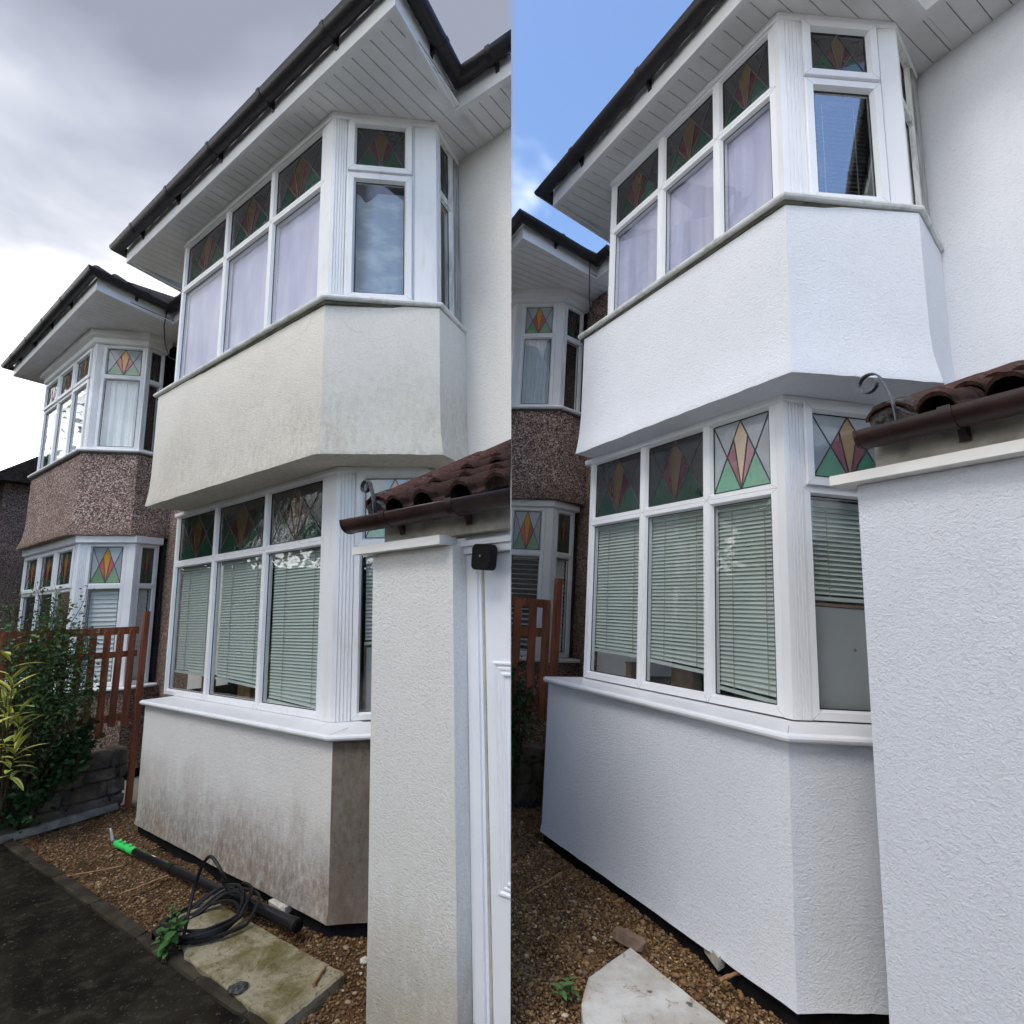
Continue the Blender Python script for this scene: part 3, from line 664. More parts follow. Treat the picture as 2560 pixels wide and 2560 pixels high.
def gutter(house, path, z, r, mat, every=0.85, start=0.35, fascia_o=0.0, standoff=0.012, bmat=None, ends=True):
    o = fascia_o + standoff + r
    mb = MB(); mb.sweep(path, half_round(r, z, o)); g = part('gutter', mb, mat, house, True)
    for a, b in zip(path[:-1], path[1:]):
        s_ = Seg(a, b); u = start
        while u < s_.len - 0.1:
            m2 = MB(); m2.sweep([s_.p(u - 0.02, 0, 0)[:2], s_.p(u + 0.02, 0, 0)[:2]], half_round(r + 0.004, z, o, lip=0.012))
            # gusset down the fascia
            m2.hexa([s_.p(u - .018, fascia_o + .001, z - r * 1.5), s_.p(u + .018, fascia_o + .001, z - r * 1.5), s_.p(u + .012, fascia_o + .012, z - r * 1.15), s_.p(u - .012, fascia_o + .012, z - r * 1.15),
                     s_.p(u - .018, fascia_o + .001, z + .01), s_.p(u + .018, fascia_o + .001, z + .01), s_.p(u + .012, fascia_o + .03, z - r * 0.7), s_.p(u - .012, fascia_o + .03, z - r * 0.7)])
            part('bracket', m2, bmat or mat, g, True); u += every
    if ends:
        for e in (0, -1):
            s_ = Seg(path[0], path[1]) if e == 0 else Seg(path[-2], path[-1]); u = 0 if e == 0 else s_.len
            pts = half_round(r + 0.003, z, o)[:12]; V = [s_.p(u - .006, oo, zz) for oo, zz in pts] + [s_.p(u + .006, oo, zz) for oo, zz in pts]; n = len(pts)
            m2 = MB(); m2.add(V, [tuple(range(n)), tuple(range(n, 2 * n))[::-1]] + [(i, n + i, n + (i + 1) % n, (i + 1) % n) for i in range(n)]); part('stop_end', m2, mat, g)
    return g

def poly_int(p, d, q, e):
    """intersection of p+s*d and q+t*e"""
    c = d[0] * e[1] - d[1] * e[0]; w = (q[0] - p[0], q[1] - p[1]); s_ = (w[0] * e[1] - w[1] * e[0]) / c
    return Vector((p[0] + s_ * d[0], p[1] + s_ * d[1]))

def build_house(K):
    h = thing('bay_house', K['label'], 'house', (*K['base'], 0), 'bay fronted houses')
    d = Vector(K['d']).normalized(); nin = Vector((-d.y, d.x))       # into the house
    wa, wb = Vector(K['wall'][0]), Vector(K['wall'][1])
    zh = K['zh']
    # main wall, a solid body behind the facade line
    back = K.get('deep', 1.2)
    mb = MB(); mb.prism([tuple(wa), tuple(wb), tuple(wb + nin * back), tuple(wa + nin * back)], -0.4, zh + 0.012); part('wall', mb, K['m_main'], h)
    def back_of(path): return [tuple(poly_int(path[-1], nin, wa, d) + nin * 0.05), tuple(poly_int(path[0], nin, wa, d) + nin * 0.05)]
    # lower bay wall
    lo = K['low']
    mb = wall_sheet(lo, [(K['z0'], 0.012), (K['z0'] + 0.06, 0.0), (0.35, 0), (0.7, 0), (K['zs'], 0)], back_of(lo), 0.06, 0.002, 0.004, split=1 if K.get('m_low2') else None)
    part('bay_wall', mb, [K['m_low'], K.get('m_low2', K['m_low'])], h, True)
    pl = offset(lo, -0.022); mb = MB(); mb.prism([tuple(p) for p in pl] + [(q[0], q[1]) for q in back_of(lo)], -0.12, K['z0'] + 0.004); part('shade_plinth', mb, 'plinth_gap_shade', h)
    sill(h, K['lowsill'], K['zs'] + 0.034, 0.036, K.get('sill_out', 0.0), -0.34, K['m_sill'], False)
    a_, b_ = offset(lo, K.get('sill_out', 0) - .02)[1], offset(lo, -0.16)[1]; sj = Seg(a_, b_); mb = MB(); sj.box(mb, 0, sj.len, -.0011, .0011, K['zs'] + .030, K['zs'] + .0369); part('sill_mitre', mb, 'joint_grey', h)
    # upper bay wall with its kicked-out foot
    ub = K['up']; zt, zu = K['zt'], K['zu']; fl = K.get('flare', 0.035)
    mb = wall_sheet(ub, [(zt, fl), (zt + 0.012, fl), (zt + 0.08, fl * 0.62), (zt + 0.18, fl * 0.22), (zt + 0.32, 0.0), ((zt + zu) / 2 + .1, 0), (zu, 0)], back_of(ub), 0.05, 0.0025, K.get('ragged', 0.005))
    part('bay_wall', mb, K['m_up'], h, True)
    sill(h, K['upsill'], zu + 0.05, 0.042, 0.0, -0.16, K['m_sill_up'], True)
    # eaves
    ev = [Vector(p) for p in K['eave']]
    B_, T_, Q_, V_, E_ = ev
    hit = lambda p: poly_int(p, nin, wa, d)
    for poly in ([T_, Q_, hit(V_), hit(T_)], [V_, E_, hit(E_), hit(V_)]): soffit_boards(h, poly, d, K.get('board', 0.10), zh, K.get('m_soffit', 'soffit_board'), gap=K.get('gap', 0.0035))
    mb = MB(); mb.sweep(ev, [(0.0, zh - 0.022), (0.020, zh - 0.022), (0.020, zh + 0.165), (0.0, zh + 0.165)]); part('fascia', mb, 'fascia', h)
    mb = MB(); mb.sweep(ev, [(-0.035, zh - 0.012), (0.0, zh - 0.012), (0.0, zh - 0.001), (-0.035, zh - 0.001)]); part('soffit_trim', mb, K.get('m_soffit', 'soffit_board'), h)
    gutter(h, ev, zh + 0.155, K.get('gr', 0.062), K.get('m_gutter', 'gutter_black'), fascia_o=0.020, start=0.42, every=0.8)
    # roof slopes
    rp = K['roof']; e0 = offset(ev, 0.05); zr = zh + 0.185; rise = 0.72
    mb = MB(); lowp = [(*p, zr) for p in e0]
    def up(p, a): q = Vector((p[0], p[1])) + nin * a; return (q.x, q.y, zr + rise * a)
    n = len(e0); A1 = (Vector(e0[1]) + Vector(e0[2])) / 2 + nin * rp; apex = (A1.x, A1.y, zr + rise * rp); A2 = A1 + nin * 2.0
    mb.add([lowp[0], lowp[1], lowp[2], lowp[3], apex, (A2.x, A2.y, apex[2])], [(1, 2, 4), (2, 3, 5, 4), (0, 1, 4, 5)])
    v3 = e0[3]; v4 = e0[4] if n > 4 else e0[3]
    if n > 4:
        mb.add([(*v3, zr), (*v4, zr), up(v4, 2.2), up(v3, 2.2)], [(0, 1, 2, 3)])
    part('roof', mb, 'dark_tile', h)
    # first course of tiles showing over the gutter
    if K.get('tiles', True):
        tile = eave_tile_mesh()
        for a, b in list(zip(ev[:-1], ev[1:]))[K.get('tile_from', 0):]:
            s_ = Seg(a, b); u = 0.02
            while u < s_.len - 0.30:
                X = Vector((s_.d.x, s_.d.y, 0)); Nn = Vector((-s_.n.x, -s_.n.y, 0)); S = (Nn + Vector((0, 0, 0.70))).normalized(); Zv = X.cross(S)
                piece('roof_tile', tile, h, frame_mat(Vector(s_.p(u, 0.055, zh + 0.185 + random.uniform(-.006, .006))), X, S, Zv)); u += 0.212
    # rooms: near-black sheets behind the glass, painted in place of unlit depth
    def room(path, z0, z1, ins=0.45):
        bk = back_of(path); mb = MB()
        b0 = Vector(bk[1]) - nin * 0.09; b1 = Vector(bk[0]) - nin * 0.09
        s_ = Seg(b0, b1); s_.box(mb, 0, s_.len, -0.02, 0, z0, z1); part('room_back_shade', mb, 'room_unlit', h)
        mb = MB(); mb.prism([tuple(p) for p in offset(path, -0.07)] + [tuple(b1), tuple(b0)], z1 - 0.02, z1 - 0.004); part('room_ceiling_shade', mb, 'room_unlit', h)
        mb = MB(); mb.prism([tuple(p) for p in offset(path, -0.075)] + [tuple(b1), tuple(b0)], z0, z0 + 0.006); part('room_floor_shade', mb, 'room_unlit', h)  # dark sheet over the window board, painting it as shade
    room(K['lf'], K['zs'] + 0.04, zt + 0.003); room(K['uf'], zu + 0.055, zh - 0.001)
    return h

_tile = {}
def eave_tile_mesh():
    if 'e' in _tile: return _tile['e']
    mb = MB(); prof = []
    for k in range(7): a = math.pi * k / 6; prof.append((0.052 - 0.052 * math.cos(a), 0.046 * math.sin(a)))
    prof += [(0.125, -0.004), (0.165, -0.006), (0.205, 0.0)]
    V = [(x, -0.03, z) for x, z in prof] + [(x, 0.34, z) for x, z in prof] + [(x, -0.03, z - 0.014) for x, z in prof] + [(x, 0.34, z - 0.014) for x, z in prof]
    n = len(prof); F = []
    for i in range(n - 1): F += [(i, i + 1, n + i + 1, n + i), (2 * n + i + 1, 2 * n + i, 3 * n + i, 3 * n + i + 1), (i + 1, i, 2 * n + i, 2 * n + i + 1)]
    F += [(0, n, 3 * n, 2 * n), (n - 1, 3 * n - 1, 4 * n - 1, 2 * n - 1)]
    mb.add(V, F); _tile['e'] = mesh_from(mb, (0, 0, 0), 'dark_tile', True, 'roof_tile'); return _tile['e']

def head_trim(h, path, z0, z1, o, mat=None):
    mat = mat or FRAME['m']; mb = MB(); mb.sweep(path, [(-0.05, z0), (o * 0.55, z0), (o, z0 + 0.012), (o, z1), (-0.05, z1)][::-1]); part('head_trim', mb, mat, h)

# ================================================================== LEFT PLOT : the stained house
DL = Vector((0.807, -0.590)).normalized(); IL = Vector((-DL.y, DL.x))
def left_house():
    FRAME['m'] = 'upvc_used'
    K = dict(label='grimy white rendered house with two storey bay and lilac curtains upstairs', base=(-2.2, 4.6), d=DL,
             wall=((-3.93, 6.676), (0.40, 3.510)), deep=0.95, zh=5.656,
             low=[(-3.42, 5.176), (-1.146, 3.512), (-0.50, 3.555)], z0=0.06, zs=1.075, lowsill=[(-3.42, 5.176), (-1.146, 3.512), (-0.50, 3.555)], sill_out=0.052,
             lf=[(-3.489, 5.520), (-1.274, 3.865), (-0.62, 3.945)], up=[(-3.514, 5.119), (-1.294, 3.538), (-0.488, 3.651), (-0.332, 4.045)], zt=2.904, zu=4.028, flare=0.032,
             upsill=[(-3.577, 5.132), (-1.289, 3.478), (-0.462, 3.639), (-0.302, 4.087)], uf=[(-3.297, 5.010), (-1.283, 3.575), (-0.520, 3.690), (-0.380, 4.060)],
             eave=[(-3.822, 5.817), (-4.063, 5.265), (-0.653, 2.841), (-0.351, 3.591), (0.40, 3.112)], roof=1.7,
             m_main='render_plot_main', m_low='render_plot_low', m_low2='render_plot_grimy', m_up='render_plot_up', m_sill='upvc_used', m_sill_up='sill_old')
    h = build_house(K); lf, uf = K['lf'], K['uf']
    # ground floor lights
    s0, s1 = Seg(lf[0], lf[1]), Seg(lf[1], lf[2])
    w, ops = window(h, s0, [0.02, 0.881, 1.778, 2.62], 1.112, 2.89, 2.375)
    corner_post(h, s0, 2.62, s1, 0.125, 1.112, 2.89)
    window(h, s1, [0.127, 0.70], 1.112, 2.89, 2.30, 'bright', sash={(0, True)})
    head_trim(h, lf, 2.86, 2.902, 0.018)
    for i, (op, nm, gap, dr) in enumerate(zip(ops, ('left', 'middle', 'right'), (0.19, 0.17, 0.03), (0.02, 0.05, 0.06))):
        blind(s0, op[0] + 0.004, op[1] - 0.004, op[2], op[3] + 0.005, -0.075, 'grey green slatted blind behind the %s pane of the stained house' % nm, 'blind_grey', 0.0245, gap=gap, droop=dr, tilt=70)
    blind(s1, 0.20, 0.64, 1.62, 2.25, -0.085, 'short slatted blind in the angled pane half hidden by the stained porch', 'blind_grey', 0.027)
    mb = MB(); s1.box(mb, 0.21, 0.66, -0.10, -0.085, 1.14, 1.60); b = single('pane_board', mb, 'board_grey', 'grey board with brown edge behind the angled pane beside the stained porch', 'board', s1.p(0.4, -.09, 1.14))
    mb = MB(); s1.ring(mb, 0.195, 0.675, 1.125, 1.615, 0.016, -0.08, 0.002, 0.004, 0.012); e = bpy.data.objects.new('board_edge', mesh_from(mb, BASE[b.name], 'board_edge', False)); COL.objects.link(e); e.parent = b
    for u0, u1, z1, lab in ((0.45, 0.55, 0.16, 'small wooden block on the sill behind the left blind of the stained house'), (1.15, 1.36, 0.15, 'wooden box standing under the middle blind of the stained house')):
        mb = MB(); s0.box(mb, u0, u1, -0.25, -0.16, 1.115, 1.115 + z1); s0.box(mb, u0 - .006, u1 + .006, -0.256, -0.154, 1.115 + z1 + .0005, 1.115 + z1 + .012)
        single('wooden_box', mb, 'wood_box', lab, 'box', s0.p((u0 + u1) / 2, -0.2, 1.115), 'boxes behind the blinds')
    # upstairs
    s0, s1, s2 = Seg(uf[0], uf[1]), Seg(uf[1], uf[2]), Seg(uf[2], uf[3])
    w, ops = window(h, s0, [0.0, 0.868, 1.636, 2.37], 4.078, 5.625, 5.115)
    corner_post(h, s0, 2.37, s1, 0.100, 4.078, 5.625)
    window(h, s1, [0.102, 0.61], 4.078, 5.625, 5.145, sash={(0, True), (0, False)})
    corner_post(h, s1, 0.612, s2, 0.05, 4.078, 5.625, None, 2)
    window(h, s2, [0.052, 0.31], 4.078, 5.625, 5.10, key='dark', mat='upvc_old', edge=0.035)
    mb = MB(); s2.box(mb, 0.312, s2.len - .002, -0.05, 0.01, 4.078, 5.625); part('jamb', mb, 'upvc_grey', h)
    head_trim(h, uf, 5.60, 5.654, 0.020, 'soffit_board')
    for op, nm in zip(ops, ('left', 'middle', 'right')):
        curtain(s0, op[0] - .035, op[1] + .035, op[2] - .05, op[3] + 0.02, -0.068, 'pale lilac curtain in the %s upstairs pane of the stained house' % nm, 'curtain_lilac', 3, 0.007, 'lilac upstairs curtains')
    curtain(s1, 0.17, 0.56, 4.12, 5.07, -0.075, 'blue grey sheet sagging at the top behind the angled upstairs pane, stained house', 'sheet_blue', 2, 0.004, None, topfn=lambda x: 0.028 + 0.085 * math.exp(-((x - 0.2) / 0.14) ** 2))
    return h

def left_neighbour():
    wall0 = lambda x: 4.045 - 0.7311 * (x + 0.332) + 0.03
    tip = [(-7.35, 7.95), (-5.559, 6.662), (-4.876, 6.822), (-4.74, 7.10)]
    up = [tuple(p) for p in offset(tip, -0.05)]; uf = [tuple(p) for p in offset(tip, -0.10)]
    lf = [(-7.30, 8.05), (-5.46, 6.74), (-4.86, 6.90), (-4.73, 7.20)]; low = [tuple(p) for p in offset(lf, 0.10)]
    K = dict(label='brown pebbledashed bay house beyond the picket fence, left of the stained house', base=(-6.2, 7.6), d=DL,
             wall=((-8.6, wall0(-8.6)), (-3.945, wall0(-3.945))), deep=1.4, zh=5.70, low=low, z0=0.05, zs=1.0, lowsill=low, sill_out=0.05, lf=lf, up=up, zt=2.90, zu=3.99, flare=0.075, ragged=0.012,
             upsill=tip, uf=uf, eave=[(-7.35, 8.75), (-7.80, 7.997), (-4.821, 5.810), (-4.442, 6.640), (-3.95, 6.28)], roof=1.6,
             m_main='pebbledash', m_low='pebbledash', m_up='pebbledash', m_sill='upvc_neighbour', m_sill_up='upvc_neighbour', board=0.09)
    h = build_house(K); m = 'upvc_neighbour'
    s0, s1, s2 = Seg(lf[0], lf[1]), Seg(lf[1], lf[2]), Seg(lf[2], lf[3]); L0 = s0.len - 0.1
    window(h, s0, [0.0, L0 / 3, 2 * L0 / 3, L0], 1.04, 2.80, 2.24, 'mid', m, sash={(0, True), (1, True), (2, True)})
    corner_post(h, s0, L0, s1, 0.09, 1.04, 2.80, m); w, o1 = window(h, s1, [0.09, 0.53], 1.04, 2.80, 2.26, 'pale', m)
    corner_post(h, s1, 0.532, s2, 0.05, 1.04, 2.80, m, 2); w, o2 = window(h, s2, [0.05, 0.31], 1.04, 2.80, 2.26, 'mid', m, edge=0.04)
    head_trim(h, lf, 2.80, 2.898, 0.05, m)
    blind(s1, o1[0][0], o1[0][1], 1.05, 2.24, -0.08, 'white slatted blind in the angled downstairs pane of the pebbledashed house', 'blind_white', 0.055, tilt=75, ladder=False)
    blind(s2, o2[0][0], o2[0][1], 1.05, 2.24, -0.08, 'white slatted blind in the narrow side pane of the pebbledashed house', 'blind_white', 0.055, tilt=75, ladder=False)
    s0, s1, s2 = Seg(uf[0], uf[1]), Seg(uf[1], uf[2]), Seg(uf[2], uf[3]); L0 = s0.len - 0.12
    window(h, s0, [0.0, L0 / 3, 2 * L0 / 3, L0], 4.045, 5.52, 5.07, 'mid', m, sash={(0, True), (1, True), (2, True), (2, False)})
    corner_post(h, s0, L0, s1, 0.08, 4.045, 5.52, m); w, o1 = window(h, s1, [0.08, 0.59], 4.045, 5.52, 5.07, 'pale', m)
    corner_post(h, s1, 0.592, s2, 0.03, 4.045, 5.52, m, 2); window(h, s2, [0.03, 0.24], 4.045, 5.52, 5.05, 'dark', m, edge=0.03)
    head_trim(h, uf, 5.52, 5.60, 0.045, m); head_trim(h, uf, 5.601, 5.698, 0.10, 'soffit_board')
    curtain(s1, o1[0][0] - .02, o1[0][1] + .02, 4.06, 5.06, -0.09, 'white folded curtain in the angled upstairs pane of the pebbledashed house', 'curtain_white', 4, 0.022)
    curtain(s0, 0.05, L0 - .05, 4.06, 5.06, -0.12, 'white net curtain across the front upstairs panes of the pebbledashed house', 'curtain_white', 9, 0.012)
    # loose cable from the gutter
    mb = MB(); mb.tube([(-4.46, 6.52, 5.86), (-4.47, 6.50, 5.6), (-4.45, 6.52, 5.35), (-4.40, 6.55, 5.18), (-4.30, 6.58, 5.14), (-4.15, 6.60, 5.16), (-4.0, 6.62, 5.15)], 0.007, 6)
    single('loose_cable', mb, 'cable_black', 'thin black cable dangling from the gutter of the brown house beside the stained bay', 'cable', (-4.46, 6.52, 5.14), None, True)
    return h

def far_house():
    h = thing('far_house', 'distant dark roofed house at the left edge past the pebbledashed bay', 'house', (-10.5, 10.5, 0))
    s_ = Seg((-13.2, 12.6), (-9.75, 10.1)); mb = MB(); s_.box(mb, 0, s_.len, -3, 0, -0.5, 4.55); part('wall', mb, 'pebbledash_far', h)
    mb = MB()
    V = [s_.p(-.3, .35, 4.5), s_.p(s_.len + .3, .35, 4.5), s_.p(s_.len + .3, -1.6, 6.0), s_.p(-.3, -1.6, 6.0), s_.p(s_.len + .3, -3.4, 4.5), s_.p(-.3, -3.4, 4.5)]
    mb.add(V, [(0, 1, 2, 3), (3, 2, 4, 5), (0, 3, 5), (1, 4, 2), (0, 5, 4, 1)]); part('roof', mb, 'dark_tile', h)
    mb = MB(); s_.box(mb, -.3, s_.len + .3, .352, .372, 4.36, 4.52); part('fascia', mb, 'fascia', h)
    mb = MB(); s_.ring(mb, s_.len - 1.1, s_.len - 0.2, 1.2, 2.5, 0.05, 0.02, back=.018); w = part('window', mb, 'upvc_neighbour', h); pane(s_, w, (s_.len - 1.05, s_.len - .25, 1.25, 2.45), 0.006)
    return h

# ------------------------------------------------------------------ porch with a lean-to tiled roof
def porch_tile_mesh():
    if 'p' in _tile: return _tile['p']
    mb = MB(); prof = []
    for k in range(9): a = math.pi * k / 8; prof.append((0.058 - 0.058 * math.cos(a), 0.056 * math.sin(a)))
    prof += [(0.128, -0.006), (0.165, -0.010), (0.196, -0.004), (0.203, 0.006)]
    n = len(prof); th = 0.016; rows = [(-0.02, 0), (0.10, 0.0), (0.24, 0.0), (0.38, 0.0)]
    V = []
    for y, dz in rows: V += [(x, y, z + dz) for x, z in prof]
    for y, dz in rows: V += [(x, y, z + dz - th) for x, z in prof]
    m = len(rows); F = []
    for r in range(m - 1):
        for i in range(n - 1):
            a = r * n + i; F.append((a, a + 1, a + n + 1, a + n)); b = m * n + a; F.append((b + 1, b, b + n, b + n + 1))
    for i in range(n - 1): F += [(i + 1, i, m * n + i, m * n + i + 1), ((m - 1) * n + i, (m - 1) * n + i + 1, (2 * m - 1) * n + i + 1, (2 * m - 1) * n + i)]
    for r in range(m - 1): F += [(r * n, (r + 1) * n, m * n + (r + 1) * n, m * n + r * n), (r * n + n - 1, m * n + r * n + n - 1, m * n + (r + 1) * n + n - 1, (r + 1) * n + n - 1)]
    mb.add(V, F); _tile['p'] = mesh_from(mb, (0, 0, 0), 'clay_tile', True, 'roof_tile'); return _tile['p']

def curl(origin, xd, zd, yd, height, lean, r, width=0.022):
    """wrought strip: a leaning stem that rolls into a curl"""
    path = []; O = Vector(origin)
    for i in range(7): f = i / 6; path.append(O + zd * (height * f) - xd * (lean * f * f))
    c = path[-1] - xd * r
    for i in range(1, 26):
        a = i / 25 * rad(400); rr = r * (1 - 0.42 * i / 25); path.append(c + xd * (rr * math.cos(a)) + zd * (rr * math.sin(a)))
    mb = MB(); V = []; t = 0.0028
    for i, p in enumerate(path):
        tan = (path[min(i + 1, len(path) - 1)] - path[max(0, i - 1)]).normalized(); nn = tan.cross(yd).normalized()
        V += [p + nn * t - yd * width / 2, p + nn * t + yd * width / 2, p - nn * t + yd * width / 2, p - nn * t - yd * width / 2]
    F = []
    for i in range(len(path) - 1):
        for k in range(4): F.append((4 * i + k, 4 * i + (k + 1) % 4, 4 * i + 4 + (k + 1) % 4, 4 * i + 4 + k))
    F += [(0, 1, 2, 3), tuple(4 * (len(path) - 1) + k for k in (3, 2, 1, 0))]
    mb.add(V, F); return mb

def build_porch(P0, d, depth, label, mw, zc, zg, wall_len, total, door=False, hook=None, cop0=-0.09, cop1=None, gut0=-0.13, tile_seed=3, roof0=0.02, ridge=2.98):
    d = Vector(d).normalized(); s_ = Seg(P0, Vector(P0) + d * total); random.seed(tile_seed)
    h = thing('porch', label, 'porch', (*P0, 0), 'tiled porches')
    Xd = Vector((s_.d.x, s_.d.y, 0)); No = Vector((s_.n.x, s_.n.y, 0)); U = Vector((0, 0, 1))
    # front wall (pillar) and the side wall back to the house, slightly uneven arrises
    corner = [s_.p(0, -depth * 0.98, 0)[:2], s_.p(0, 0, 0)[:2], s_.p(wall_len, 0, 0)[:2]]
    inner = [s_.p(wall_len, -0.22, 0)[:2], s_.p(0.22, -0.22, 0)[:2], s_.p(0.22, -depth * 0.98, 0)[:2]]
    path = corner + [inner[0]]
    mb = wall_sheet(path, [(-0.35, 0), (0.2, 0), (0.6, 0), (1.0, 0), (1.4, 0), (1.8, 0), (zc, 0)], inner[1:], 0.05, 0.0035)
    part('wall', mb, mw, h, True)
    c1 = cop1 if cop1 is not None else wall_len
    mb = MB(); s_.box(mb, cop0, c1, -0.05, 0.062, zc + 0.002, zc + 0.042); part('coping', mb, 'coping_white', h)
    # timber plate above the coping, then soffit under the tiles
    mb = MB(); s_.box(mb, 0.07, total, -0.12, -0.012, zc + 0.044, zg + 0.02); part('wall_plate', mb, 'timber_pale', h)
    if door:
        u0 = wall_len + 0.002
        mb = MB(); s_.box(mb, u0, u0 + 0.060, -0.150, -0.088, -0.3, 2.085); s_.box(mb, u0 + .0602, u0 + .075, -0.150, -0.100, -0.3, 2.085); part('door_frame', mb, 'door_white', h)
        mb = MB(); s_.box(mb, u0, total, -0.150, -0.070, 2.087, 2.12); s_.box(mb, u0, total, -0.150, -0.05, 2.1205, 2.145); s_.box(mb, u0, total, -0.150, -0.085, 2.1455, zc + .043); part('door_head', mb, 'door_white', h)
        mb = MB(); s_.box(mb, u0 + .0755, u0 + .083, -0.150, -0.106, -0.3, 2.085); part('door_seal', mb, 'door_seal', h)
        dr = MB(); s_.box(dr, u0 + .084, total, -0.150, -0.112, -0.3, 2.083); dd = part('door', dr, 'door_white', h)
        for za, zb in ((0.72, 1.62),):
            for k, (ins, o) in enumerate(((0, -0.104), (0.022, -0.107), (0.044, -0.102))):
                m2 = MB(); s_.ring(m2, u0 + .125 + ins, total + .3, za + ins, zb - ins, 0.010, o, 0.006, 0.006, 0.0125 if k != 1 else 0.005); part('door_moulding', m2, 'door_white', dd)
    gpath = [s_.p(gut0, 0, 0)[:2], s_.p(total, 0, 0)[:2]]
    gutter(h, gpath, zg, 0.058, 'gutter_brown', fascia_o=0.0, standoff=0.02, start=0.30, every=0.42)
    # a tapering end piece of the gutter, turned down
    # roof plane
    zE = zg + 0.020; slope = (ridge - zE) / (depth + 0.03); S = (-No + U * slope).normalized(); Zt = Xd.cross(S)
    if Zt.z < 0: Zt = -Zt
    Lr = (depth + 0.03) * math.hypot(1, slope)
    E0 = Vector(s_.p(roof0, 0.035, zE)); tile = porch_tile_mesh()
    mb = MB(); a = E0 - Zt * .03; mb.hexa([a, a + Xd * (total - roof0), a + Xd * (total - roof0) + S * Lr, a + S * Lr, a - Zt * -.012, a + Xd * (total - roof0) + Zt * .012, a + Xd * (total - roof0) + S * Lr + Zt * .012, a + S * Lr + Zt * .012]); part('roof_boarding', mb, 'mortar', h)
    rows = int(Lr / 0.30) + 1; u = 0.095
    cols = []
    while u < total - roof0 - 0.03: cols.append(u); u += 0.205
    for r in range(rows):
        for c in cols:
            o = E0 + Xd * (c + random.uniform(-.006, .006)) + S * (r * 0.30 + random.uniform(-.012, .012)) + Zt * (0.026 + random.uniform(0, .008))
            if r * 0.30 + 0.38 > Lr + 0.04: continue
            tx = (Xd + S * random.uniform(-.03, .03)).normalized(); ts = (S + Zt * (-0.075 + random.uniform(-.02, .02)) - tx * tx.dot(S)).normalized(); tz = tx.cross(ts)
            piece('roof_tile', tile, h, frame_mat(o, tx, ts, tz))
    # mortar bed and hip tiles up the edge
    V = []; F = []; mb = MB(); pts = []
    for i in range(22):
        f = i / 21; p = E0 + S * (Lr * f * .985) + Xd * (-0.01); w_ = 0.055 + 0.015 * math.sin(i * 2.1) + random.uniform(-.008, .012); hh = 0.06 + random.uniform(-.008, .012)
        pts += [p - Xd * .055 - Zt * .03, p - Xd * .05 + Zt * hh, p + Xd * .03 + Zt * (hh + .012), p + Xd * (w_ + .03) + Zt * .015, p + Xd * (w_ + .04) - Zt * .02]
    for i in range(21):
        for k in range(5): F.append((5 * i + k, 5 * i + (k + 1) % 5, 5 * i + 5 + (k + 1) % 5, 5 * i + 5 + k))
    F += [(0, 1, 2, 3, 4), tuple(105 + k for k in (4, 3, 2, 1, 0))]
    mb.add(pts, F); part('mortar_bed', mb, 'mortar', h)
    n = 9; ring = [(-0.088 * math.cos(math.pi * k / n), 0.054 * math.sin(math.pi * k / n)) for k in range(n + 1)]
    mh = MB(); hl = 0.46; V = []
    for y in (0.0, hl):
        V += [(x, y, z) for x, z in ring]
    for y in (0.0, hl):
        V += [(x * .86, y, z * .84) for x, z in ring]
    q = n + 1; F = []
    for i in range(n): F += [(i, i + 1, q + i + 1, q + i), (2 * q + i + 1, 2 * q + i, 3 * q + i, 3 * q + i + 1), (i + 1, i, 2 * q + i, 2 * q + i + 1), (q + i, q + i + 1, 3 * q + i + 1, 3 * q + i)]
    F += [(0, q, 3 * q, 2 * q), (n, 2 * q + n, 3 * q + n, q + n)]
    mh.add(V, F); hip = mesh_from(mh, (0, 0, 0), 'hip_tile', True, 'hip_tile')
    y = 0.02
    while y + hl < Lr + 0.02:
        o = E0 + S * y + Xd * (-0.012 + random.uniform(-.004, .004)) + Zt * (0.040 + random.uniform(0, .008)); ts = (S + Zt * 0.02).normalized()
        piece('hip_tile', hip, h, frame_mat(o, Xd, ts, Xd.cross(ts))); y += hl + 0.006
    # mortared end of the hip
    mb = MB(); c0 = E0 + S * 0.015 - Xd * .012 + Zt * .02; V = [c0 + No * .012]; m = 14
    for k in range(m): a = 2 * math.pi * k / m; rr = 1 + 0.12 * math.sin(3 * a + 1); V.append(c0 + Xd * (.082 * math.cos(a) * rr) + U * (.072 * math.sin(a) * rr + .02))
    for k in range(m): a = 2 * math.pi * k / m; V.append(c0 - No * .06 + Xd * (.08 * math.cos(a)) + U * (.07 * math.sin(a) + .05))
    F = [(0, 1 + k, 1 + (k + 1) % m) for k in range(m)] + [(1 + k, 1 + m + k, 1 + m + (k + 1) % m, 1 + (k + 1) % m) for k in range(m)]
    mb.add(V, F); part('mortar_plug', mb, 'mortar', h)
    if hook:
        mb = curl(Vector(s_.p(hook[0], 0.075, zg + 0.005)), Xd, U, No, hook[1], hook[2], hook[3]); part('hip_iron', mb, 'metal_dark', h)
    random.seed(11); return h, s_

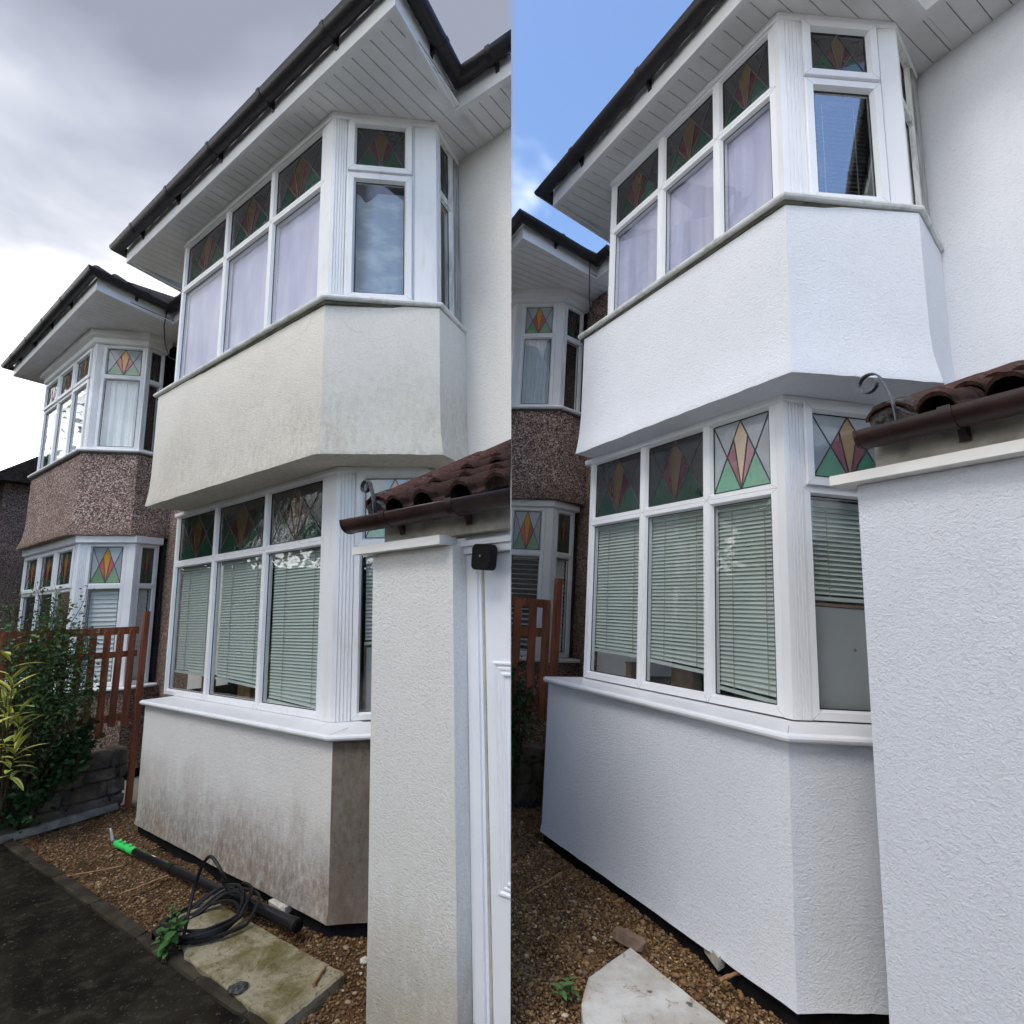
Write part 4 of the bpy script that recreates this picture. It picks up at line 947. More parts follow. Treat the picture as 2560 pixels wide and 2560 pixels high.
def security_camera(s_):
    c = Vector(s_.p(0.690, -0.030, 2.060)); th = thing('security_camera', 'square black security camera mounted above the white door', 'camera', tuple(c - Vector((0, 0, .055))))
    R = frame_mat(c, Vector((s_.d.x, s_.d.y, 0)), Vector((-s_.n.x, -s_.n.y, 0)), Vector((0, 0, 1))) @ Matrix.Rotation(rad(7), 4, 'Y')
    def rr(w, h_, r):
        P = []
        for cx, cz, a0 in ((w - r, h_ - r, 0), (-w + r, h_ - r, 90), (-w + r, -h_ + r, 180), (w - r, -h_ + r, 270)):
            for k in range(6): a = rad(a0 + 18 * k); P.append((cx + r * math.cos(a), cz + r * math.sin(a)))
        return P
    mb = MB(); V = []; n = 24
    for y, w in ((-.025, .048), (-.021, .0525), (.021, .0525), (.025, .048)): V += [R @ Vector((x, y, z)) for x, z in rr(w, w * 1.05, .022)]
    mb.add(V, [tuple(range(n)), tuple(range(3 * n, 4 * n))[::-1]] + [(k * n + i, k * n + (i + 1) % n, (k + 1) * n + (i + 1) % n, (k + 1) * n + i) for k in range(3) for i in range(n)])
    part('body', mb, 'plastic_black', th, True)
    mb = MB(); mb.tube([R @ Vector((0, -.0255, 0.004)), R @ Vector((0, -.029, 0.004))], .010, 14); part('lens_ring', mb, 'rubber_black', th)
    mb = MB(); mb.tube([R @ Vector((0, -.0292, 0.004)), R @ Vector((0, -.0305, 0.004))], .0022, 8); part('lens', mb, 'label_white', th)
    mb = MB(); mb.tube([R @ Vector((0, .02, .03)), R @ Vector((0, .06, .06))], .012, 10); part('mount', mb, 'plastic_black', th, True)

# ================================================================== RIGHT PLOT : the cleaned house
DR = Vector((0.472, -0.882)).normalized(); IR = Vector((-DR.y, DR.x))
def right_house():
    FRAME['m'] = 'upvc'
    low = [(0.361, 4.259), (1.288, 2.527), (2.05, 2.594)]
    K = dict(label='freshly cleaned bright white bay house under the blue sky', base=(1.2, 3.3), d=DR, wall=((0.99, 5.835), (3.75, 0.678)), deep=2.2, zh=5.290,
             low=low, z0=0.06, zs=1.098, lowsill=low, sill_out=0.05, lf=[(0.600, 4.378), (1.484, 2.856), (2.20, 2.941)],
             up=[(0.518, 4.222), (1.412, 2.610), (2.169, 2.624), (2.542, 2.935)], zt=2.885, zu=3.922, flare=0.040,
             upsill=[(0.464, 4.252), (1.384, 2.567), (2.194, 2.609), (2.614, 2.972)], uf=[(0.674, 4.023), (1.432, 2.652), (2.150, 2.665), (2.500, 2.957)],
             eave=[(0.818, 4.742), (0.216, 4.311), (1.441, 2.137), (2.283, 2.588), (3.45, 0.41)], roof=1.5,
             m_main='render_clean', m_low='render_clean', m_up='render_clean', m_sill='upvc', m_sill_up='sill_old', board=0.095, gap=0.0016)
    h = build_house(K); lf, uf = K['lf'], K['uf']
    s0, s1 = Seg(lf[0], lf[1]), Seg(lf[1], lf[2])
    w, ops = window(h, s0, [0.06, 0.666, 1.233, 1.715], 1.14, 2.875, 2.352, ['dark', 'dark', 'bright'])
    corner_post(h, s0, 1.715, s1, 0.105, 1.14, 2.875); window(h, s1, [0.107, 0.70], 1.14, 2.875, 2.36, 'bright', sash={(0, True)})
    head_trim(h, lf, 2.845, 2.883, 0.016)
    for op, nm, gap, dr in zip(ops, ('left', 'middle', 'right'), (0.17, 0.16, 0.05), (0.02, 0.06, 0.08)):
        blind(s0, op[0] - 0.012, op[1] + 0.004, op[2], op[3] + 0.005, -0.075, 'grey slatted blind behind the %s front pane of the cleaned house' % nm, 'blind_grey', 0.0245, gap=gap, droop=dr, tilt=70)
    blind(s1, 0.17, 0.64, 1.76, 2.31, -0.085, 'grey slatted blind pulled halfway in the angled pane beside the clean porch', 'blind_grey', 0.027)
    mb = MB(); s1.box(mb, 0.19, 0.68, -0.10, -0.085, 1.19, 1.72); b = single('pane_board', mb, 'board_grey', 'grey board with a screw below the half blind of the cleaned house', 'board', s1.p(0.4, -.09, 1.19))
    for nm, mt, fn in (('board_edge', 'board_edge', lambda m_: s1.ring(m_, 0.17, 0.70, 1.17, 1.74, 0.016, -0.08, 0.002, 0.004, 0.012)), ('screw', 'chrome', lambda m_: m_.tube([s1.p(.43, -.086, 1.5), s1.p(.43, -.080, 1.5)], .007, 10))):
        mb = MB(); fn(mb); e = bpy.data.objects.new(nm, mesh_from(mb, BASE[b.name], mt, False)); COL.objects.link(e); e.parent = b
    for u0, u1, z1, lab in ((0.36, 0.42, 0.13, 'small wooden block on the sill behind the left blind of the cleaned house'), (0.80, 0.98, 0.14, 'wooden box standing under the middle blind of the cleaned house')):
        mb = MB(); s0.box(mb, u0, u1, -0.25, -0.16, 1.145, 1.145 + z1); s0.box(mb, u0 - .006, u1 + .006, -0.256, -0.154, 1.145 + z1 + .0005, 1.145 + z1 + .012)
        single('wooden_box', mb, 'wood_box', lab, 'box', s0.p((u0 + u1) / 2, -0.2, 1.145), 'boxes behind the blinds')
    s0, s1, s2 = Seg(uf[0], uf[1]), Seg(uf[1], uf[2]), Seg(uf[2], uf[3])
    w, ops = window(h, s0, [0.0, 0.583, 1.098, 1.535], 3.972, 5.262, 4.79)
    corner_post(h, s0, 1.535, s1, 0.125, 3.972, 5.262); window(h, s1, [0.127, 0.612], 3.972, 5.262, 4.83, sash={(0, True), (0, False)}, glassmat='glass_mirrorish')
    blind(s1, 0.19, 0.55, 4.04, 4.76, -0.075, 'dark slatted blind behind the sky reflecting upstairs pane of the cleaned house', 'blind_dark', 0.03, tilt=55)
    corner_post(h, s1, 0.614, s2, 0.05, 3.972, 5.262, None, 2); window(h, s2, [0.052, 0.34], 3.972, 5.262, 4.80, mat='upvc_old', edge=0.04)
    mb = MB(); s2.box(mb, 0.342, s2.len - .002, -0.05, 0.01, 3.972, 5.262); part('jamb', mb, 'upvc_grey', h)
    head_trim(h, uf, 5.245, 5.288, 0.018)
    for op, nm in zip(ops, ('left', 'middle', 'right')):
        curtain(s0, op[0] - .035, op[1] + .035, op[2] - .05, op[3] + 0.02, -0.068, 'lilac curtain behind the %s upstairs pane of the cleaned house' % nm, 'curtain_lilac', 3, 0.007, 'lilac upstairs curtains')
    return h

def right_neighbour():
    tip = [(-1.10, 7.70), (-0.17, 5.965), (0.49, 5.855), (0.83, 6.10)]
    up = [tuple(p) for p in offset(tip, -0.05)]; uf = [tuple(p) for p in offset(tip, -0.10)]
    lf = [tuple(p) for p in offset(tip, -0.12)]; low = [tuple(p) for p in offset(tip, -0.02)]
    K = dict(label='pebbledashed bay house seen in the gap left of the cleaned house', base=(-0.4, 6.6), d=DR, wall=((-1.60, 10.68), (0.975, 5.87)), deep=1.4, zh=5.50,
             low=low, z0=0.05, zs=1.12, lowsill=low, sill_out=0.05, lf=lf, up=up, zt=2.88, zu=3.945, flare=0.05, ragged=0.012, upsill=tip, uf=uf,
             eave=[(-0.55, 7.9), (-1.18, 7.12), (-0.07, 5.05), (0.814, 5.670), (0.985, 5.35)], roof=1.5,
             m_main='pebbledash', m_low='pebbledash', m_up='pebbledash', m_sill='upvc_neighbour', m_sill_up='upvc_neighbour', board=0.09)
    h = build_house(K); m = 'upvc_neighbour'
    s0, s1, s2 = Seg(lf[0], lf[1]), Seg(lf[1], lf[2]), Seg(lf[2], lf[3])
    window(h, s0, [0.0, 0.6, 1.2, s0.len - .1], 1.16, 2.80, 2.28, 'mid', m); corner_post(h, s0, s0.len - .1, s1, 0.07, 1.16, 2.80, m)
    w, o1 = window(h, s1, [0.07, s1.len - .08], 1.16, 2.80, 2.28, 'pale', m); corner_post(h, s1, s1.len - .078, s2, 0.05, 1.16, 2.80, m, 2)
    w, o2 = window(h, s2, [0.05, 0.34], 1.16, 2.80, 2.28, 'mid', m, edge=0.04); head_trim(h, lf, 2.80, 2.878, 0.05, m)
    blind(s1, o1[0][0], o1[0][1], 1.17, 2.26, -0.08, 'white blind with open slats downstairs beyond the right fence', 'blind_white', 0.055, tilt=12, ladder=False)
    blind(s2, o2[0][0], o2[0][1], 1.17, 2.26, -0.08, 'white closed blind in the side pane behind the right fence post', 'blind_white', 0.05, tilt=75, ladder=False)
    s0, s1, s2 = Seg(uf[0], uf[1]), Seg(uf[1], uf[2]), Seg(uf[2], uf[3])
    window(h, s0, [0.0, 0.6, 1.2, s0.len - .1], 4.0, 5.36, 4.93, 'mid', m); corner_post(h, s0, s0.len - .1, s1, 0.07, 4.0, 5.36, m)
    w, o1 = window(h, s1, [0.07, s1.len - .08], 4.0, 5.36, 4.93, 'pale', m); corner_post(h, s1, s1.len - .078, s2, 0.04, 4.0, 5.36, m, 2)
    window(h, s2, [0.04, 0.34], 4.0, 5.36, 4.93, 'dark', m, edge=0.035); head_trim(h, uf, 5.36, 5.42, 0.045, m); head_trim(h, uf, 5.421, 5.498, 0.09, 'soffit_board')
    curtain(s1, o1[0][0] - .02, o1[0][1] + .02, 4.02, 4.92, -0.09, 'pale blue white folded curtain upstairs in the gap left of the cleaned house', 'curtain_white', 4, 0.024)
    mb = MB(); mb.tube([(0.70, 5.50, 5.66), (0.705, 5.50, 5.4), (0.71, 5.50, 5.15), (0.735, 5.52, 5.0), (0.80, 5.56, 4.97), (0.90, 5.60, 4.98)], 0.006, 6)
    single('loose_cable', mb, 'cable_black', 'thin cable dangling from the gutter in the gap left of the cleaned house', 'cable', (0.70, 5.50, 4.97), None, True)
    return h

# ================================================================== garden pieces
def in_poly(x, y, poly):
    c = np.zeros(x.shape, bool); n = len(poly)
    for i in range(n):
        (x0, y0), (x1, y1) = poly[i], poly[(i + 1) % n]
        m = ((y0 > y) != (y1 > y)) & (x < (x1 - x0) * (y - y0) / ((y1 - y0) + 1e-12) + x0); c ^= m
    return c

_t = (1 + 5 ** .5) / 2
ICO_V = np.array([(-1, _t, 0), (1, _t, 0), (-1, -_t, 0), (1, -_t, 0), (0, -1, _t), (0, 1, _t), (0, -1, -_t), (0, 1, -_t), (_t, 0, -1), (_t, 0, 1), (-_t, 0, -1), (-_t, 0, 1)], float)
ICO_V /= np.linalg.norm(ICO_V[0])
ICO_F = np.array([(0, 11, 5), (0, 5, 1), (0, 1, 7), (0, 7, 10), (0, 10, 11), (1, 5, 9), (5, 11, 4), (11, 10, 2), (10, 7, 6), (7, 1, 8), (3, 9, 4), (3, 4, 2), (3, 2, 6), (3, 6, 8), (3, 8, 9), (4, 9, 5), (2, 4, 11), (6, 2, 10), (8, 6, 7), (9, 8, 1)])
GRAVEL_COL = 1.0 * np.array([(0.115, 0.060, 0.024), (0.17, 0.095, 0.038), (0.235, 0.145, 0.062), (0.075, 0.040, 0.018), (0.31, 0.235, 0.135), (0.14, 0.10, 0.07), (0.095, 0.055, 0.03), (0.42, 0.36, 0.26)])
GRAVEL_P = [0.27, 0.26, 0.14, 0.12, 0.04, 0.09, 0.07, 0.01]

def bumpy(x, y): return -0.032 + 0.014 * np.sin(x * 5.1 + 1.3 * np.sin(y * 3.7)) * np.cos(y * 4.3 + x) + 0.007 * np.sin(x * 17 + y * 11)
def gravel(poly, n, label, base, holes=(), rs=(0.0045, 0.0125), shade=1.0):
    P = np.array(poly); lo, hi = P.min(0), P.max(0); xs = rng.uniform(lo[0], hi[0], n * 3); ys = rng.uniform(lo[1], hi[1], n * 3)
    m = in_poly(xs, ys, poly)
    for h in holes: m &= ~in_poly(xs, ys, h)
    # thin patches where soil shows
    pat = np.sin(xs * 3.3 + 2 * np.sin(ys * 2.1)) * np.cos(ys * 2.9 - xs * 1.7) + 0.5 * np.sin(xs * 9 + ys * 7)
    m &= rng.random(n * 3) > np.clip((pat - 0.55) * 0.9, 0, 0.75)
    xs, ys = xs[m][:n], ys[m][:n]; k = len(xs)
    R = rng.uniform(rs[0], rs[1], k) * (1 + 0.9 * (rng.random(k) > 0.95)); sc = np.stack([R * rng.uniform(.8, 1.5, k), R * rng.uniform(.7, 1.15, k), R * rng.uniform(.45, .8, k)], 1)
    a = rng.uniform(0, 6.283, k); b = rng.normal(0, .35, k)
    V = ICO_V[None] * (1 + rng.normal(0, .10, (k, 12, 1))); V = V * sc[:, None, :]
    cb, sb = np.cos(b)[:, None], np.sin(b)[:, None]; y2 = V[..., 1] * cb - V[..., 2] * sb; z2 = V[..., 1] * sb + V[..., 2] * cb
    ca, sa = np.cos(a)[:, None], np.sin(a)[:, None]; X = V[..., 0] * ca - y2 * sa; Y = V[..., 0] * sa + y2 * ca
    zc = bumpy(xs, ys) + R * 0.25 + rng.uniform(-.002, .006, k)
    co = np.stack([X + xs[:, None], Y + ys[:, None], z2 + zc[:, None]], -1).reshape(-1, 3) - np.array(base)
    F = (ICO_F[None] + (np.arange(k) * 12)[:, None, None]).reshape(-1, 3)
    col = GRAVEL_COL[rng.choice(len(GRAVEL_COL), k, p=GRAVEL_P)] * rng.uniform(.85, 1.15, (k, 1)) * shade
    me = bpy.data.meshes.new('gravel'); me.vertices.add(len(co)); me.vertices.foreach_set('co', co.ravel()); me.loops.add(F.size); me.loops.foreach_set('vertex_index', F.ravel().astype(np.int32))
    me.polygons.add(len(F)); me.polygons.foreach_set('loop_start', np.arange(0, F.size, 3, dtype=np.int32))
    me.update(calc_edges=True); me.polygons.foreach_set('use_smooth', np.ones(len(F), bool))
    at = me.attributes.new('tint', 'FLOAT_COLOR', 'POINT'); at.data.foreach_set('color', np.repeat(np.concatenate([col, np.ones((k, 1))], 1), 12, 0).ravel().astype(np.float32))
    me.materials.append(MATS['gravel_stone']); o = bpy.data.objects.new('gravel', me); COL.objects.link(o); o.matrix_world = CUR['M'] @ Matrix.Translation(base)
    props(o, label, 'gravel', None); o['kind'] = 'stuff'; return o

def bed(name, poly, mat, base, step=0.05, dz=0.0):
    P = np.array(poly); lo, hi = P.min(0), P.max(0); nx, ny = int((hi[0] - lo[0]) / step) + 2, int((hi[1] - lo[1]) / step) + 2
    X, Y = np.meshgrid(lo[0] + np.arange(nx) * step, lo[1] + np.arange(ny) * step, indexing='ij'); Z = bumpy(X, Y) + dz
    ins = in_poly(X + step / 2, Y + step / 2, poly); mb = MB(); V = [(X[i, j], Y[i, j], Z[i, j]) for i in range(nx) for j in range(ny)]
    F = [(i * ny + j, (i + 1) * ny + j, (i + 1) * ny + j + 1, i * ny + j + 1) for i in range(nx - 1) for j in range(ny - 1) if ins[i, j]]
    mb.add(V, F); return single(name, mb, mat, None, None, base, None, True, 'structure')

def rough_stone(mb, s_, u0, u1, o0, o1, z0, z1, jit=0.012, ch=0.018):
    bm = bmesh.new(); bmesh.ops.create_cube(bm, size=1.0); bmesh.ops.bevel(bm, geom=list(bm.edges), offset=0.13, segments=1, affect='EDGES'); bm.verts.index_update()
    V = []
    for v in bm.verts:
        u = u0 + (u1 - u0) * (v.co.x + .5); o = o0 + (o1 - o0) * (v.co.y + .5); z = z0 + (z1 - z0) * (v.co.z + .5)
        V.append(s_.p(u + random.uniform(-jit, jit), o + random.uniform(-jit, jit), z + random.uniform(-jit, jit) * .7))
    mb.add(V, [tuple(v.index for v in f.verts) for f in bm.faces]); bm.free(); return mb

def stone_wall(a, b, label, height, base):
    th = thing('stone_wall', label, 'wall', base); s_ = Seg(a, b); z = 0.0; row = 0
    while z < height - 0.05:
        hh = random.uniform(0.11, 0.17); u = -random.uniform(0, .15)
        while u < s_.len:
            l = random.uniform(.18, .40); mb = MB(); rough_stone(mb, s_, u + .004, min(u + l, s_.len + .02) - .004, -0.20, random.uniform(-.012, .018), z + .003, z + hh - .004 + (random.uniform(-.03, .02) if z + hh > height - .06 else 0))
            part('stone', mb, 'rubble_stone', th); u += l
        z += hh; row += 1
    mb = MB(); s_.box(mb, 0, s_.len, -0.17, -0.03, -.1, z - .05); part('core', mb, 'mortar', th); return th

def picket_fence(post, d, label, pitch, width, count, rails, ztop, zbot, post_w, post_top, base, first):
    """d points from the post along the fence"""
    d = Vector(d).normalized(); th = thing('picket_fence', label, 'fence', base, 'picket fences')
    end = Vector(post) + d * (first + pitch * count); s_ = Seg(end, post)      # outward faces the camera side
    L_ = s_.len; mb = MB(); lean = 0.012
    mb.hexa([s_.p(L_ - post_w / 2 - lean, .05, -.1), s_.p(L_ + post_w / 2 - lean, .05, -.1), s_.p(L_ + post_w / 2 - lean, -.0, -.1), s_.p(L_ - post_w / 2 - lean, -.0, -.1),
             s_.p(L_ - post_w / 2 + lean, .05, post_top), s_.p(L_ + post_w / 2 + lean, .05, post_top), s_.p(L_ + post_w / 2 + lean, -.0, post_top), s_.p(L_ - post_w / 2 + lean, -.0, post_top)])
    part('post', mb, 'fence_wood', th)
    for z0, z1 in rails:
        mb = MB(); s_.box(mb, 0, L_ - post_w / 2 - .014, -.024, -.002, z0, z1); part('rail', mb, 'fence_wood', th)
    for i in range(count):
        u = L_ - first - pitch * i + random.uniform(-.008, .008); zt, zb = ztop + random.uniform(-.015, .015), zbot + random.uniform(-.05, .05); w = width / 2; tl = random.uniform(-.012, .012)
        mb = MB(); pr = [(-w, 0), (w, 0), (w, zt - zb - .03), (w * .5, zt - zb - .006), (0, zt - zb), (-w * .5, zt - zb - .006), (-w, zt - zb - .03)]
        V = [s_.p(u + x + tl * (z / (zt - zb)), .020, zb + z) for x, z in pr] + [s_.p(u + x + tl * (z / (zt - zb)), .0, zb + z) for x, z in pr]; n = len(pr)
        mb.add(V, [tuple(range(n)), tuple(range(n, 2 * n))[::-1]] + [(k, n + k, n + (k + 1) % n, (k + 1) % n) for k in range(n)]); part('picket', mb, 'fence_wood', th)
    return th

def leaf_cloud(name, pts, dirs, size, parent, mat, aspect=0.5, fold=0.25):
    """many small pointed leaves, each a folded four-sided blade"""
    k = len(pts); D = dirs / np.linalg.norm(dirs, axis=1, keepdims=True); r = rng.normal(0, 1, (k, 3)); S = np.cross(D, r); S /= np.linalg.norm(S, axis=1, keepdims=True); Nn = np.cross(D, S)
    L_ = size * (rng.uniform(.45, 1.15, k) + .5 * (rng.random(k) > .9))[:, None]; W = L_ * aspect * .5
    V = np.stack([pts, pts + D * L_ * .45 + S * W + Nn * W * fold, pts + D * L_, pts + D * L_ * .45 - S * W + Nn * W * fold, pts + D * L_ * .5], 1).reshape(-1, 3)
    b = np.arange(k)[:, None] * 5; F = np.concatenate([b + np.array([0, 1, 4]), b + np.array([1, 2, 4]), b + np.array([2, 3, 4]), b + np.array([3, 0, 4])], 0)
    me = bpy.data.meshes.new(name); base = np.array(BASE[root_of(parent).name]); me.from_pydata([tuple(v) for v in (V - base)], [], [tuple(int(i) for i in f) for f in F])
    at = me.attributes.new('tint', 'FLOAT', 'POINT'); at.data.foreach_set('value', np.repeat(rng.random(k) ** 1.6, 5).astype(np.float32))
    me.materials.append(MATS[mat]); o = bpy.data.objects.new(name, me); COL.objects.link(o); o.parent = parent; return o

def bush(name, label, base, lobes, n, size, mat, twigs, cat='shrub', wisps=12, up=0.5, aspect=.5):
    th = thing(name, label, cat, base); pts = []; dirs = []; mb = MB(); b = Vector(base)
    for t_ in range(twigs):
        c, r = lobes[t_ % len(lobes)]; v = Vector((random.gauss(0, 1), random.gauss(0, 1), random.gauss(.3, .9))).normalized()
        e = Vector(c) + Vector((v.x * r[0], v.y * r[1], v.z * r[2])) * random.uniform(.55, 1.08)
        s0 = b + Vector((random.uniform(-.05, .05), random.uniform(-.05, .05), 0)); m1 = s0.lerp(e, .55) + Vector((random.uniform(-.08, .08), random.uniform(-.08, .08), .10))
        path = [s0 * (1 - f) ** 2 + m1 * 2 * f * (1 - f) + e * f * f for f in [i / 7 for i in range(8)]]
        mb.tube(path, .006, 5, rs=[.008 * (1 - .8 * i / 7) for i in range(8)])
        q = n // twigs
        for _ in range(q):
            f = random.uniform(.35, 1.0) ** .7; i = min(6, int(f * 7)); p = path[i].lerp(path[i + 1], f * 7 - i) if i < 7 else e
            w = .10 * (1 - .5 * f)
            pts.append(tuple(p + Vector((random.gauss(0, w), random.gauss(0, w), random.gauss(0, w))))); dirs.append((random.gauss(0, 1), random.gauss(0, 1), random.gauss(up - .4, .7)))
    for _ in range(wisps):
        c, r = random.choice(lobes); s0 = Vector(c) + Vector((random.uniform(-.7, .7) * r[0], random.uniform(-.7, .7) * r[1], r[2] * .6)); e = s0 + Vector((random.uniform(-.14, .14), random.uniform(-.1, .1), random.uniform(.15, .42)))
        path = [s0.lerp(e, i / 6) + Vector((.03 * math.sin(i * .8), 0, -.01 * (i - 3) ** 2 * .3)) for i in range(7)]; mb.tube(path, .003, 4, rs=[.004 * (1 - .7 * i / 6) for i in range(7)])
        for i in range(22):
            p = path[0].lerp(path[-1], random.random()); pts.append(tuple(p + Vector((random.gauss(0, .025),) * 3))); dirs.append((random.gauss(0, 1), random.gauss(0, 1), random.gauss(.1, .6)))
    part('stem', mb, 'stem_brown', th); leaf_cloud('crown', np.array(pts), np.array(dirs), size, th, mat, aspect); return th

def blade_mesh(name, L_, W, mat, curve=.25, n=7, ovate=False):
    V = []; F = []
    for i in range(n + 1):
        f = i / n; w = W * (math.sin(math.pi * min(1, f * .92 + .05)) ** (.8 if not ovate else .6)) * (1.0 if not ovate else (1.25 - .6 * f)); z = -curve * L_ * f * f
        V += [(-w, L_ * f, z + w * .35), (0, L_ * f, z), (w, L_ * f, z + w * .35)]
    for i in range(n): a = 3 * i; F += [(a, a + 1, a + 4, a + 3), (a + 1, a + 2, a + 5, a + 4)]
    me = bpy.data.meshes.new(name); me.from_pydata(V, [], F); me.materials.append(MATS[mat]); me.polygons.foreach_set('use_smooth', [True] * len(F))
    at = me.attributes.new('tint', 'FLOAT', 'POINT'); at.data.foreach_set('value', np.full(len(V), random.random(), np.float32)); me.update(); return me

def leafy(name, label, base, stems, meshes, cat, spread=1.0, stem_r=.006):
    """plant with individually placed big leaves: stems = [(top point, leaf count, tilt range, along)]"""
    th = thing(name, label, cat, base); mb = MB(); b = Vector(base)
    for top, n, (t0, t1), along in stems:
        top = Vector(top); s0 = b + Vector((random.uniform(-.03, .03), random.uniform(-.03, .03), 0)); mid = s0.lerp(top, .5) + Vector((random.uniform(-.04, .04), random.uniform(-.04, .04), 0))
        path = [s0 * (1 - f) ** 2 + mid * 2 * f * (1 - f) + top * f * f for f in [i / 6 for i in range(7)]]; mb.tube(path, stem_r, 6, rs=[stem_r * (1.2 - .6 * i / 6) for i in range(7)])
        for i in range(n):
            f = 1 - along * (i / max(1, n - 1)); k = min(5, int(f * 6)); p = path[k].lerp(path[k + 1], f * 6 - k); az = i * 2.4 + random.uniform(-.4, .4); tl = rad(random.uniform(t0, t1)) * (1 if i else .6)
            Y = Vector((math.cos(az) * math.sin(tl), math.sin(az) * math.sin(tl), math.cos(tl))); X = Y.cross(Vector((0, 0, 1))); X = X.normalized() if X.length > .01 else Vector((1, 0, 0)); sc = random.uniform(.75, 1.15)
            Zv = X.cross(Y)
            if Zv.z < 0: X, Zv = -X, -Zv
            piece('leaf', random.choice(meshes), th, frame_mat(p, X, Y, Zv) @ Matrix.Scale(sc, 4))
    part('stem', mb, 'stem_brown', th); return th

def slab(name, label, poly, z0, z1, mat, base, cat='slab', ch=0.012):
    """broken paving: bevelled, edges slightly chipped"""
    P = [Vector(p) for p in poly]; Q = []
    for a, b in zip(P, P[1:] + P[:1]):
        n = max(2, int((b - a).length / .07)); d = (b - a).normalized(); nn = Vector((d.y, -d.x))
        for i in range(n): Q.append(a.lerp(b, i / n) + nn * random.uniform(-.003, .003))
    c = sum((q for q in Q), Vector((0, 0))) / len(Q); ins = [q + (c - q).normalized() * ch for q in Q]; n = len(Q); mb = MB()
    V = [(q.x, q.y, z0) for q in Q] + [(q.x, q.y, z1 - ch * .7) for q in Q] + [(q.x, q.y, z1 + random.uniform(-.002, .002)) for q in ins]
    mb.add(V, [tuple(range(n))[::-1], tuple(range(2 * n, 3 * n))] + [(k * n + i, k * n + (i + 1) % n, (k + 1) * n + (i + 1) % n, (k + 1) * n + i) for k in range(2) for i in range(n)])
    return single(name, mb, mat, label, cat, base)

def stick(label, a, b, r, name='stick', mat='stick_wood'):
    a, b = Vector(a), Vector(b); mb = MB(); path = [a.lerp(b, i / 6) + Vector((random.uniform(-.004, .004), random.uniform(-.004, .004), random.uniform(0, .004))) for i in range(7)]
    mb.tube(path, r, 7, rs=[r * random.uniform(.8, 1.1) for _ in range(7)]); return single(name, mb, mat, label, 'stick', tuple(a), 'dry sticks on the gravel')

def clod_stone(label, p, size, mat='debris_pale', name='loose_stone', group='loose bits on the gravel'):
    mb = MB(); V = [Vector(p) + Vector((v[0] * size[0], v[1] * size[1], v[2] * size[2] + size[2] * .6)) * 1.0 + Vector((random.gauss(0, .12) * size[0], random.gauss(0, .12) * size[1], 0)) for v in ICO_V]
    mb.add(V, [tuple(f) for f in ICO_F]); return single(name, mb, mat, label, 'stone', tuple(p), group)

# ================================================================== assemble: ground first
def ground_sheet():
    mb = MB(); ys = [-40, -5, 0, 2, 4, 6, 8, 12, 60]
    def zl(x, y): # left plot plane in world, dropped a little
        n = PLOT_L.to_3x3().col[2]; p = PLOT_L.translation; return p.z - (n.x * (x - p.x) + n.y * (y - p.y)) / n.z - .06
    def zr(x, y):
        n = PLOT_R.to_3x3().col[2]; p = PLOT_R.translation; return p.z - (n.x * (x - p.x) + n.y * (y - p.y)) / n.z - .06
    xs = [-60, -12, -6, -3, -1, -.35, -.03, 1, 3, 6, 12, 60]; V = []
    for y in ys:
        for x in xs: V.append((x, y, zl(x, y) if x <= -.3 else zr(x, y)))
    n = len(xs); mb.add(V, [(j * n + i, j * n + i + 1, (j + 1) * n + i + 1, (j + 1) * n + i) for j in range(len(ys) - 1) for i in range(n - 1)])
    me = mesh_from(mb, (0, 0, 0), 'ground_earth', True, 'ground'); o = bpy.data.objects.new('ground', me); COL.objects.link(o); o['kind'] = 'structure'
ground_sheet()

# ---------------- left plot
CUR.update(M=PLOT_L, side='L')
hL = left_house(); nL = left_neighbour(); far_house()
pL, sL = build_porch((-0.699, 2.688), DL, 1.31, 'weathered white porch with white door and red tiled roof beside the stained bay', 'render_porch_old', 2.125, 2.290, 0.535, 1.35, True,
                     (0.10, 0.16, 0.035, 0.036), -0.085, 0.515, gut0=-0.085, roof0=0.075, ridge=2.95)
mb = MB(); mb.prism([(-0.09, 2.475), (0.25, 2.25), (0.25, 3.52), (-0.09, 3.80)], -0.35, 2.24); part('side_wall', mb, 'render_porch_old', pL)
security_camera(sL)
EDGE0, EDGE1 = Vector((-4.088, 4.848)), Vector((-1.401, 3.020)); ED = (EDGE1 - EDGE0).normalized()
e_a, e_b = EDGE0 - ED * 0.9, EDGE1 + ED * 1.1
GL = [tuple(e_a + Vector((.03, .03))), (-4.50, 5.24), (-4.00, 5.95), (-3.50, 5.62), (-3.36, 5.13), (-1.16, 3.56), (-0.45, 3.60), (-0.45, 2.42), tuple(e_b)]
bed('gravel_bed', GL, 'soil', (-2, 4, 0))
SLAB_L = [(-2.060, 3.915), (-2.150, 3.715), (-1.857, 3.312), (-1.114, 2.775), (-0.930, 3.129)]
gravel(GL, 27000, 'brown pea gravel strip between the path and the stained bay', (-2, 4, 0), [SLAB_L], (0.0032, 0.0095), 1.2)
